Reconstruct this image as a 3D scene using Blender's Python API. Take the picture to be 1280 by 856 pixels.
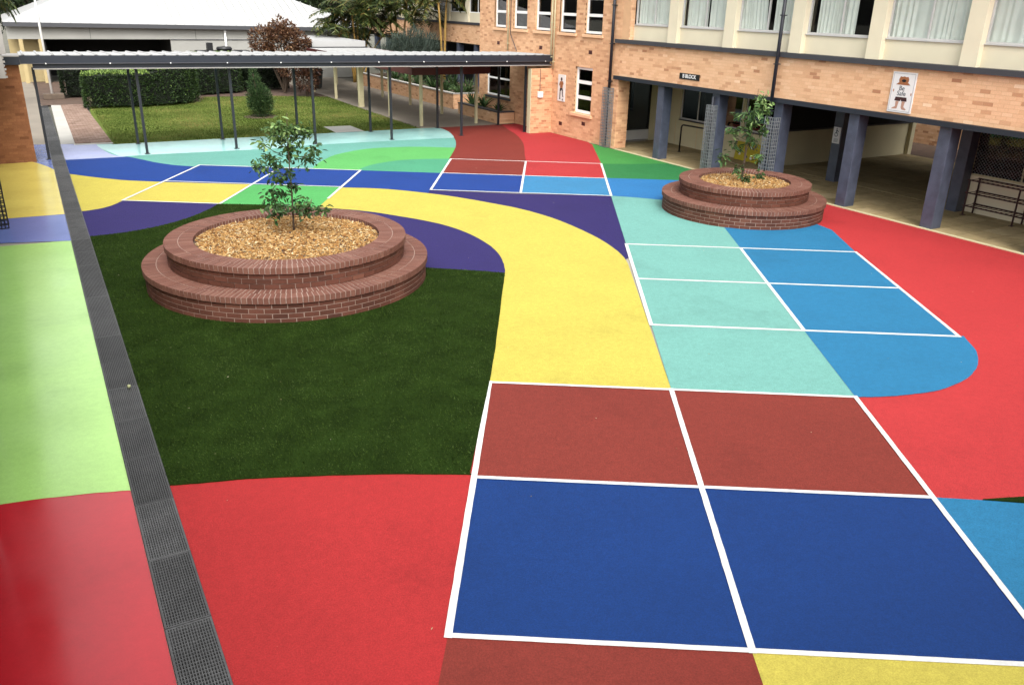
import bpy, math, random
import numpy as np
from mathutils import Vector, Matrix
random.seed(7); RNG = np.random.default_rng(11)
for o in list(bpy.data.objects): bpy.data.objects.remove(o)
SC = bpy.context.scene
COL = SC.collection

# ------------------------------------------------------------------ camera
CAM_POS = Vector((0.0, 0.0, 4.8))
R_ = Vector((0.867806, -0.496325, 0.023970)); U_ = Vector((0.168383, 0.339111, 0.925554)); D_ = Vector((0.467504, 0.799165, -0.377855))
cd = bpy.data.cameras.new('camera'); cam = bpy.data.objects.new('camera', cd); COL.objects.link(cam)
cd.sensor_fit = 'HORIZONTAL'; cd.sensor_width = 36.0; cd.lens = 29.2156; cd.clip_end = 2000; cd.clip_start = 0.1
M3 = Matrix((R_, U_, -D_)).transposed()
cam.matrix_world = Matrix.Translation(CAM_POS) @ M3.to_4x4()
SC.camera = cam

# ------------------------------------------------------------------ light
SUN_EL, SUN_AZ = 50.0, 196.0          # degrees; azimuth measured from +Y towards +X
world = bpy.data.worlds.new('World'); SC.world = world; world.use_nodes = True
wn = world.node_tree.nodes; wl = world.node_tree.links; wn.clear()
sky = wn.new('ShaderNodeTexSky'); sky.sky_type = 'NISHITA'; sky.sun_disc = False
sky.sun_elevation = math.radians(SUN_EL); sky.sun_rotation = math.radians(SUN_AZ)
sky.air_density = 1.6; sky.dust_density = 6.0; sky.ozone_density = 1.0
hsv = wn.new('ShaderNodeHueSaturation'); hsv.inputs['Saturation'].default_value = 0.12    # overcast: nearly white sky
bg = wn.new('ShaderNodeBackground'); bg.inputs['Strength'].default_value = 0.15
wo = wn.new('ShaderNodeOutputWorld')
wl.new(sky.outputs[0], hsv.inputs['Color']); wl.new(hsv.outputs[0], bg.inputs['Color']); wl.new(bg.outputs[0], wo.inputs['Surface'])
sd = bpy.data.lights.new('sun', 'SUN'); sd.energy = 0.8; sd.angle = math.radians(40); sd.color = (1.0, 0.965, 0.91)
sun = bpy.data.objects.new('sun', sd); COL.objects.link(sun)
_e, _a = math.radians(SUN_EL), math.radians(SUN_AZ)
sdir = Vector((math.sin(_a)*math.cos(_e), math.cos(_a)*math.cos(_e), math.sin(_e)))
sun.rotation_euler = sdir.to_track_quat('Z', 'Y').to_euler()
sun.location = (0, -20, 40)
SC.view_settings.view_transform = 'Standard'; SC.view_settings.look = 'None'
SC.view_settings.gamma = 1.0; SC.view_settings.use_curve_mapping = False
SC.view_settings.exposure = 1.25
SC.render.engine = 'CYCLES'

# ------------------------------------------------------------------ materials
def lin(h, k=1.0):
    h = h.lstrip('#'); r = []
    for i in (0, 2, 4):
        c = int(h[i:i+2], 16)/255.0
        r.append(((c/12.92) if c <= 0.04045 else ((c+0.055)/1.055)**2.4)*k)
    return tuple(r)+(1.0,)
MATS = {}
def new_mat(name):
    m = bpy.data.materials.new(name); m.use_nodes = True; MATS[name] = m
    return m, m.node_tree.nodes, m.node_tree.links, m.node_tree.nodes['Principled BSDF']
def mat(name, col, rough=0.6, var=0.06, scale=3.0, bump=0.0, bscale=60.0, spec=0.5, metal=0.0, fine=0.0, fscale=90.0, coat=0.0, rvar=0.0, stain=0.0, objrand=0.0):
    """plain surface: base colour with soft blotches, optional fine speckle, gloss variation and relief"""
    m, n, l, b = new_mat(name)
    if isinstance(col, str): col = lin(col)
    tc = n.new('ShaderNodeTexCoord'); geo = n.new('ShaderNodeNewGeometry')
    def noise(s, d=4):
        t = n.new('ShaderNodeTexNoise'); t.inputs['Scale'].default_value = s; t.inputs['Detail'].default_value = d
        l.new(geo.outputs['Position'], t.inputs['Vector']); return t
    val = None
    def add(t, amt):
        nonlocal val
        mr = n.new('ShaderNodeMapRange'); mr.inputs['From Min'].default_value = 0.3; mr.inputs['From Max'].default_value = 0.7
        mr.inputs['To Min'].default_value = 1-amt; mr.inputs['To Max'].default_value = 1+amt; l.new(t.outputs['Fac'], mr.inputs['Value'])
        if val is None: val = mr.outputs[0]
        else:
            mm = n.new('ShaderNodeMath'); mm.operation = 'MULTIPLY'; l.new(val, mm.inputs[0]); l.new(mr.outputs[0], mm.inputs[1]); val = mm.outputs[0]
    if var: add(noise(scale), var)
    if fine: add(noise(fscale, 2), fine)
    if stain:
        t = noise(.55, 9); t.inputs['Roughness'].default_value = .68
        mr = n.new('ShaderNodeMapRange'); mr.interpolation_type = 'SMOOTHSTEP'; mr.inputs['From Min'].default_value = .52; mr.inputs['From Max'].default_value = .70
        mr.inputs['To Min'].default_value = 1; mr.inputs['To Max'].default_value = 1-stain; l.new(t.outputs['Fac'], mr.inputs['Value'])
        mm = n.new('ShaderNodeMath'); mm.operation = 'MULTIPLY'; l.new(val, mm.inputs[0]); l.new(mr.outputs[0], mm.inputs[1]); val = mm.outputs[0]
        add(noise(11, 5), stain*.35)
    if objrand:
        oi = n.new('ShaderNodeObjectInfo'); mr = n.new('ShaderNodeMapRange'); mr.inputs['To Min'].default_value = 1-objrand; mr.inputs['To Max'].default_value = 1+objrand
        l.new(oi.outputs['Random'], mr.inputs['Value']); mm = n.new('ShaderNodeMath'); mm.operation = 'MULTIPLY'; l.new(val, mm.inputs[0]); l.new(mr.outputs[0], mm.inputs[1]); val = mm.outputs[0]
    if val is not None:
        vm = n.new('ShaderNodeVectorMath'); vm.operation = 'SCALE'; vm.inputs[0].default_value = col[:3]
        l.new(val, vm.inputs['Scale']); l.new(vm.outputs[0], b.inputs['Base Color'])
    else: b.inputs['Base Color'].default_value = col
    b.inputs['Roughness'].default_value = rough
    if rvar:
        t = noise(0.9, 5); mr = n.new('ShaderNodeMapRange'); mr.inputs['From Min'].default_value = 0.3; mr.inputs['From Max'].default_value = 0.7
        mr.inputs['To Min'].default_value = max(rough-rvar, .02); mr.inputs['To Max'].default_value = rough+rvar
        l.new(t.outputs['Fac'], mr.inputs['Value']); l.new(mr.outputs[0], b.inputs['Roughness'])
    b.inputs['Specular IOR Level'].default_value = spec; b.inputs['Metallic'].default_value = metal
    if coat: b.inputs['Coat Weight'].default_value = coat; b.inputs['Coat Roughness'].default_value = 0.2
    if bump:
        t = noise(bscale, 3); bp = n.new('ShaderNodeBump'); bp.inputs['Strength'].default_value = bump; bp.inputs['Distance'].default_value = 0.01
        l.new(t.outputs['Fac'], bp.inputs['Height']); l.new(bp.outputs[0], b.inputs['Normal'])
    return m
def tone_mat(name, stops, rough=0.8, spec=0.3, grain=0.12, gscale=45.0, trans=0.0, patch=0.0, pscale=0.5, bump=0.0, k=.5):
    """colour picked per piece from a ramp by the piece's own 'tone' value, with fine grain"""
    m, n, l, b = new_mat(name)
    at = n.new('ShaderNodeAttribute'); at.attribute_name = 'tone'
    cr = n.new('ShaderNodeValToRGB'); el = cr.color_ramp.elements
    while len(el) < len(stops): el.new(0.5)
    for e, (p, c) in zip(el, stops):
        e.position = p; e.color = lin(c, k) if isinstance(c, str) else tuple(c)+(1,)
    geo = n.new('ShaderNodeNewGeometry')
    src = at.outputs['Fac']
    if patch:
        t2 = n.new('ShaderNodeTexNoise'); t2.inputs['Scale'].default_value = pscale; t2.inputs['Detail'].default_value = 3
        l.new(geo.outputs['Position'], t2.inputs['Vector'])
        mr2 = n.new('ShaderNodeMapRange'); mr2.inputs['From Min'].default_value = .3; mr2.inputs['From Max'].default_value = .7
        mr2.inputs['To Min'].default_value = -patch; mr2.inputs['To Max'].default_value = patch; l.new(t2.outputs['Fac'], mr2.inputs['Value'])
        ad = n.new('ShaderNodeMath'); ad.operation = 'ADD'; ad.use_clamp = True; l.new(src, ad.inputs[0]); l.new(mr2.outputs[0], ad.inputs[1]); src = ad.outputs[0]
    l.new(src, cr.inputs['Fac'])
    t = n.new('ShaderNodeTexNoise'); t.inputs['Scale'].default_value = gscale; t.inputs['Detail'].default_value = 3
    l.new(geo.outputs['Position'], t.inputs['Vector'])
    mr = n.new('ShaderNodeMapRange'); mr.inputs['From Min'].default_value = 0.3; mr.inputs['From Max'].default_value = 0.7
    mr.inputs['To Min'].default_value = 1-grain; mr.inputs['To Max'].default_value = 1+grain; l.new(t.outputs['Fac'], mr.inputs['Value'])
    vm = n.new('ShaderNodeVectorMath'); vm.operation = 'SCALE'; l.new(cr.outputs['Color'], vm.inputs[0]); l.new(mr.outputs[0], vm.inputs['Scale'])
    l.new(vm.outputs[0], b.inputs['Base Color'])
    b.inputs['Roughness'].default_value = rough; b.inputs['Specular IOR Level'].default_value = spec
    if bump:
        bp = n.new('ShaderNodeBump'); bp.inputs['Strength'].default_value = bump; bp.inputs['Distance'].default_value = .006
        l.new(t.outputs['Fac'], bp.inputs['Height']); l.new(bp.outputs[0], b.inputs['Normal'])
    if trans:
        tr = n.new('ShaderNodeBsdfTranslucent'); l.new(vm.outputs[0], tr.inputs['Color'])
        mx = n.new('ShaderNodeMixShader'); mx.inputs[0].default_value = trans
        l.new(b.outputs[0], mx.inputs[1]); l.new(tr.outputs[0], mx.inputs[2]); l.new(mx.outputs[0], n['Material Output'].inputs['Surface'])
    return m
def glass_mat(name, tint=(0.95, 0.97, 0.96), ior=1.5):
    m, n, l, b = new_mat(name); n.remove(b)
    tr = n.new('ShaderNodeBsdfTransparent'); tr.inputs['Color'].default_value = tint+(1,)
    gl = n.new('ShaderNodeBsdfGlossy'); gl.inputs['Roughness'].default_value = 0.02
    fr = n.new('ShaderNodeFresnel'); fr.inputs['IOR'].default_value = ior
    mx = n.new('ShaderNodeMixShader'); geo = n.new('ShaderNodeNewGeometry'); inv = n.new('ShaderNodeMath'); inv.operation = 'SUBTRACT'; inv.inputs[0].default_value = 1.0; l.new(geo.outputs['Backfacing'], inv.inputs[1])
    mu = n.new('ShaderNodeMath'); mu.operation = 'MULTIPLY'; l.new(fr.outputs[0], mu.inputs[0]); l.new(inv.outputs[0], mu.inputs[1]); l.new(mu.outputs[0], mx.inputs[0]); l.new(tr.outputs[0], mx.inputs[1]); l.new(gl.outputs[0], mx.inputs[2])
    l.new(mx.outputs[0], n['Material Output'].inputs['Surface']); return m

# ------------------------------------------------------------------ mesh helpers
WLOC = {}
class MB:
    def __init__(s): s.v = []; s.f = []; s.t = []
    def poly(s, pts, tone=.5):
        b = len(s.v); s.v += [tuple(p) for p in pts]; s.f.append(tuple(range(b, b+len(pts)))); s.t.append(tone); return s
    def hexa(s, P, tone=.5):
        b = len(s.v); s.v += [tuple(p) for p in P]
        for q in ((3,2,1,0), (4,5,6,7), (0,1,5,4), (1,2,6,5), (2,3,7,6), (3,0,4,7)):
            s.f.append(tuple(b+i for i in q)); s.t.append(tone)
        return s
    def box(s, x0, x1, y0, y1, z0, z1, tone=.5):
        if x0 > x1: x0, x1 = x1, x0
        if y0 > y1: y0, y1 = y1, y0
        if z0 > z1: z0, z1 = z1, z0
        return s.hexa([(x0,y0,z0),(x1,y0,z0),(x1,y1,z0),(x0,y1,z0),(x0,y0,z1),(x1,y0,z1),(x1,y1,z1),(x0,y1,z1)], tone)
    def bar(s, a, b, w, h=None, tone=.5):
        """rectangular bar from a to b, w wide, h deep"""
        h = h or w; a = Vector(a); b = Vector(b); d = (b-a).normalized()
        up = Vector((0,0,1)) if abs(d.z) < .95 else Vector((0,1,0))
        x = d.cross(up).normalized()*w*.5; y = x.cross(d).normalized()*h*.5
        return s.hexa([a-x-y, a+x-y, a+x+y, a-x+y, b-x-y, b+x-y, b+x+y, b-x+y], tone)
    def tube(s, pts, r, n=8, tone=.5, cap=True):
        pts = [Vector(p) for p in pts]; k = len(pts)
        rs = list(r) if isinstance(r, (list, tuple)) else [r]*k
        base = len(s.v); prev = None
        for i, p in enumerate(pts):
            d = (pts[min(i+1, k-1)]-pts[max(i-1, 0)]).normalized()
            if prev is None:
                up = Vector((0,0,1)) if abs(d.z) < .9 else Vector((1,0,0)); x = d.cross(up).normalized()
            else: x = (prev-d*prev.dot(d)).normalized()
            prev = x; y = d.cross(x)
            for j in range(n):
                a = 2*math.pi*j/n; s.v.append(tuple(p+(x*math.cos(a)+y*math.sin(a))*rs[i]))
        for i in range(k-1):
            for j in range(n):
                a = base+i*n+j; b = base+i*n+(j+1) % n
                s.f.append((a, b, b+n, a+n)); s.t.append(tone)
        if cap:
            s.f.append(tuple(base+j for j in range(n))[::-1]); s.t.append(tone)
            s.f.append(tuple(base+(k-1)*n+j for j in range(n))); s.t.append(tone)
        return s
    def prism(s, poly, z0, z1, tone=.5):
        n = len(poly); b = len(s.v)
        s.v += [(p[0], p[1], z0) for p in poly]+[(p[0], p[1], z1) for p in poly]
        s.f.append(tuple(range(b, b+n))[::-1]); s.f.append(tuple(range(b+n, b+2*n))); s.t += [tone, tone]
        for i in range(n):
            j = (i+1) % n; s.f.append((b+i, b+j, b+n+j, b+n+i)); s.t.append(tone)
        return s
    def lathe(s, prof, c, n=48, tone=.5, closed=False):
        b = len(s.v); k = len(prof)
        for i in range(n):
            a = 2*math.pi*i/n
            for r, z in prof: s.v.append((c[0]+r*math.cos(a), c[1]+r*math.sin(a), z))
        for i in range(n):
            for j in range(k-1+(1 if closed else 0)):
                j2 = (j+1) % k; i2 = (i+1) % n
                s.f.append((b+i*k+j, b+i2*k+j, b+i2*k+j2, b+i*k+j2)); s.t.append(tone)
        return s
    def build(s, name, material, parent=None, smooth=False, kind=None, label=None, bevel=0.0):
        V = np.array(s.v, float); lo = V.min(0); hi = V.max(0)
        c = np.array([(lo[0]+hi[0])/2, (lo[1]+hi[1])/2, lo[2]])
        me = bpy.data.meshes.new(name); me.from_pydata([tuple(p) for p in (V-c)], [], s.f)
        at = me.attributes.new('tone', 'FLOAT', 'FACE'); at.data.foreach_set('value', np.array(s.t, np.float32))
        o = bpy.data.objects.new(name, me); COL.objects.link(o)
        me.materials.append(MATS[material])
        if smooth: me.polygons.foreach_set('use_smooth', [True]*len(me.polygons))
        place(o, Vector(c), parent)
        if bevel:
            bm = o.modifiers.new('bevel', 'BEVEL'); bm.width = bevel; bm.segments = 2; bm.limit_method = 'ANGLE'
        if kind: o['kind'] = kind
        if label: o['label'] = label
        me.update(); return o
def place(o, loc, parent=None):
    o.location = loc; WLOC[o.name] = Vector(loc)
    if parent is not None:
        o.parent = parent; o.matrix_parent_inverse = Matrix.Translation(-WLOC[parent.name])
def thing(name, label, cat, loc, group=None):
    o = bpy.data.objects.new(name, None); COL.objects.link(o); o.empty_display_size = .2
    place(o, Vector(loc)); return tag(o, label, cat, group)
def tag(o, label, cat, group=None):
    o['label'] = label; o['category'] = cat
    if group: o['group'] = group
    return o
def struct(o): o['kind'] = 'structure'; return o
def soup(name, V, F, tone, material, parent=None, kind='stuff', smooth=False):
    """many alike small pieces as one mesh. V (n,k,3), F list of index tuples per piece, tone (n,)"""
    n, k, _ = V.shape
    flat = V.reshape(-1, 3); lo = flat.min(0); hi = flat.max(0); c = np.array([(lo[0]+hi[0])/2, (lo[1]+hi[1])/2, lo[2]])
    me = bpy.data.meshes.new(name); me.vertices.add(n*k); me.vertices.foreach_set('co', (flat-c).astype(np.float32).ravel())
    loops = []; sizes = []
    for f in F: loops += list(f); sizes.append(len(f))
    L = (np.arange(n)[:, None]*k+np.array(loops)[None, :]).ravel()
    sz = np.tile(np.array(sizes), n); st = np.concatenate([[0], np.cumsum(sz)[:-1]])
    me.loops.add(len(L)); me.loops.foreach_set('vertex_index', L.astype(np.int32))
    me.polygons.add(len(sz)); me.polygons.foreach_set('loop_start', st.astype(np.int32))
    at = me.attributes.new('tone', 'FLOAT', 'FACE'); at.data.foreach_set('value', np.repeat(tone, len(F)).astype(np.float32))
    me.update(calc_edges=True); me.validate()
    o = bpy.data.objects.new(name, me); COL.objects.link(o); me.materials.append(MATS[material])
    me.polygons.foreach_set('use_smooth', [bool(smooth)]*len(me.polygons))
    place(o, Vector(c), parent)
    if kind: o['kind'] = kind
    return o
HEXF = [(3,2,1,0), (4,5,6,7), (0,1,5,4), (1,2,6,5), (2,3,7,6), (3,0,4,7)]
UNIT = np.array([(-.5,-.5,-.5),(.5,-.5,-.5),(.5,.5,-.5),(-.5,.5,-.5),(-.5,-.5,.5),(.5,-.5,.5),(.5,.5,.5),(-.5,.5,.5)])
SHARED = {}
def shared_mesh(key, verts, material, tone):
    k = (key, material, round(tone, 2))
    if k not in SHARED:
        me = bpy.data.meshes.new('brick'); me.from_pydata([tuple(v) for v in verts], [], HEXF)
        at = me.attributes.new('tone', 'FLOAT', 'FACE'); at.data.foreach_set('value', np.full(6, tone, np.float32))
        me.materials.append(MATS[material]); SHARED[k] = me
    return SHARED[k]
def pieces(name, specs, material, parent, n_parts=300, field='brick_field'):
    """specs: (centre, rotz, verts_local(8,3), key, scale, tone). The n_parts nearest become parts, the rest one mesh"""
    cp = np.array(CAM_POS)
    specs = sorted(specs, key=lambda s: np.sum((np.array(s[0])-cp)**2))
    for c, rz, V, key, sc, t in specs[:n_parts]:
        tq = round(t*10)/10
        o = bpy.data.objects.new(name, shared_mesh(key, V, material, tq)); COL.objects.link(o)
        place(o, Vector(c), parent); o.rotation_euler = (0, 0, rz); o.scale = sc
    rest = specs[n_parts:]
    if rest:
        A = np.empty((len(rest), 8, 3)); T = np.empty(len(rest))
        for i, (c, rz, V, key, sc, t) in enumerate(rest):
            P = np.array(V)*np.array(sc); ca, sa = math.cos(rz), math.sin(rz)
            A[i, :, 0] = P[:, 0]*ca-P[:, 1]*sa+c[0]; A[i, :, 1] = P[:, 0]*sa+P[:, 1]*ca+c[1]; A[i, :, 2] = P[:, 2]+c[2]; T[i] = t
        soup(field, A, HEXF, T, material, parent)
def brick_wall(parent, axis, plane, out, s0, s1, z0, z1, thick=.22, openings=(), bmat='brick', mmat='mortar', n_parts=300, wall='wall', bl=.23, bh=.076, ends=True, tmean=.66):
    """brick skin on a plane: axis 'u' -> plane x=plane running along y; axis 'v' -> plane y=plane running along x.
    out = sign of the outward normal. Mortar backing sits 3 mm behind the brick faces."""
    specs = []; z = z0; row = 0
    while z < z1-.03:
        h = min(bh, z1-z-.004)
        segs = [(s0, s1)]
        for (a, b, c, d) in openings:
            if min(z+h, d)-max(z, c) > h*.4:
                ns = []
                for (p, q) in segs:
                    if b <= p or a >= q: ns.append((p, q)); continue
                    if a > p: ns.append((p, a))
                    if b < q: ns.append((b, q))
                segs = ns
        st = math.floor(s0/(bl+.01))*(bl+.01)-(0 if row % 2 else (bl+.01)/2)
        for (p, q) in segs:
            k = math.floor((p-st)/(bl+.01)); s = st+k*(bl+.01)
            while s < q:
                a, b = max(s, p), min(s+bl, q)
                if b-a > .035:
                    t = min(1, max(0, random.gauss(tmean, .11) if random.random() > .10 else random.uniform(.1, .5)))
                    d = .05; pr = random.uniform(-.0015, .0015); mid = plane-out*(d/2)+out*pr
                    c = (mid, (a+b)/2, z+h/2) if axis == 'u' else ((a+b)/2, mid, z+h/2)
                    sc = (d, b-a, h) if axis == 'u' else (b-a, d, h)
                    specs.append((c, 0.0, UNIT, 'unit', sc, t))
                s += bl+.01
        z += bh+.0095; row += 1
    pieces('brick', specs, bmat, parent, n_parts)
    m = MB(); f = plane-out*.003; bk = plane-out*thick
    ss = sorted({s0, s1, *[min(max(x, s0), s1) for o in openings for x in o[:2]]}); zs = sorted({z0, z1, *[min(max(x, z0), z1) for o in openings for x in o[2:]]})
    for j in range(len(zs)-1):
        run = None
        for i in range(len(ss)-1):
            cs, cz = (ss[i]+ss[i+1])/2, (zs[j]+zs[j+1])/2
            solid = not any(a < cs < b and c < cz < d for a, b, c, d in openings)
            if solid: run = (run[0], ss[i+1]) if run else (ss[i], ss[i+1])
            if run and (not solid or i == len(ss)-2):
                e = .006 if ends else 0
                a, b = run[0]+(e if run[0] == s0 else 0), run[1]-(e if run[1] == s1 else 0)
                if axis == 'u': m.box(f, bk, a, b, zs[j], zs[j+1])
                else: m.box(a, b, f, bk, zs[j], zs[j+1])
                run = None
    return m.build(wall, mmat, parent)
def text_mesh(txt, size, origin, xdir, ydir, material, parent, name='lettering', bold=0.0, align='CENTER', lift=.003):
    cu = bpy.data.curves.new('t', 'FONT'); cu.body = txt; cu.size = size; cu.align_x = align; cu.align_y = 'CENTER'; cu.offset = bold; cu.extrude = 0.002
    to = bpy.data.objects.new('t', cu); COL.objects.link(to)
    dg = bpy.context.evaluated_depsgraph_get(); me = bpy.data.meshes.new_from_object(to.evaluated_get(dg)); bpy.data.objects.remove(to)
    me.name = name; me.materials.clear(); me.materials.append(MATS[material])
    x = Vector(xdir).normalized(); y = Vector(ydir).normalized(); z = x.cross(y)
    rot = Matrix((x, y, z)).transposed()
    for v in me.vertices: v.co = rot @ (v.co+Vector((0, 0, lift)))
    o = bpy.data.objects.new(name, me); COL.objects.link(o); place(o, Vector(origin), parent); return o

# ------------------------------------------------------------------ foliage helpers
LEAF = np.array([(0,0,0),(-.5,.35,.06),(-.42,.7,.05),(0,1,-.05),(.42,.7,.05),(.5,.35,.06),(0,.5,-.06)])
LEAFF = [(0,6,2,1),(6,3,2),(0,5,4,6),(6,4,3)]
BLADE = np.array([(-.5,0,0),(.5,0,0),(.28,.6,.04),(0,1,-.06),(-.28,.6,.04)]); BLADEF = [(0,1,2,4),(4,2,3)]
def frames(dirs, roll):
    d = dirs/np.maximum(np.linalg.norm(dirs, axis=1, keepdims=True), 1e-6)
    up = np.tile(np.array([0., 0., 1.]), (len(d), 1)); bad = np.abs(d[:, 2]) > .95; up[bad] = [1, 0, 0]
    x = np.cross(d, up); x /= np.linalg.norm(x, axis=1, keepdims=True); n = np.cross(x, d)
    c, s = np.cos(roll)[:, None], np.sin(roll)[:, None]
    return x*c+n*s, d, -x*s+n*c
def leaves(P, dirs, ln, wd, tone, shape=LEAF, roll=None):
    n = len(P); roll = RNG.normal(0, .6, n) if roll is None else roll
    x, y, z = frames(dirs, roll)
    ln = np.broadcast_to(ln, n)[:, None, None]; wd = np.broadcast_to(wd, n)[:, None, None]
    return P[:, None, :]+x[:, None, :]*shape[None, :, 0:1]*wd+y[:, None, :]*shape[None, :, 1:2]*ln+z[:, None, :]*shape[None, :, 2:3]*ln
def rdir(n): 
    v = RNG.normal(size=(n, 3)); return v/np.linalg.norm(v, axis=1, keepdims=True)

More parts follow.
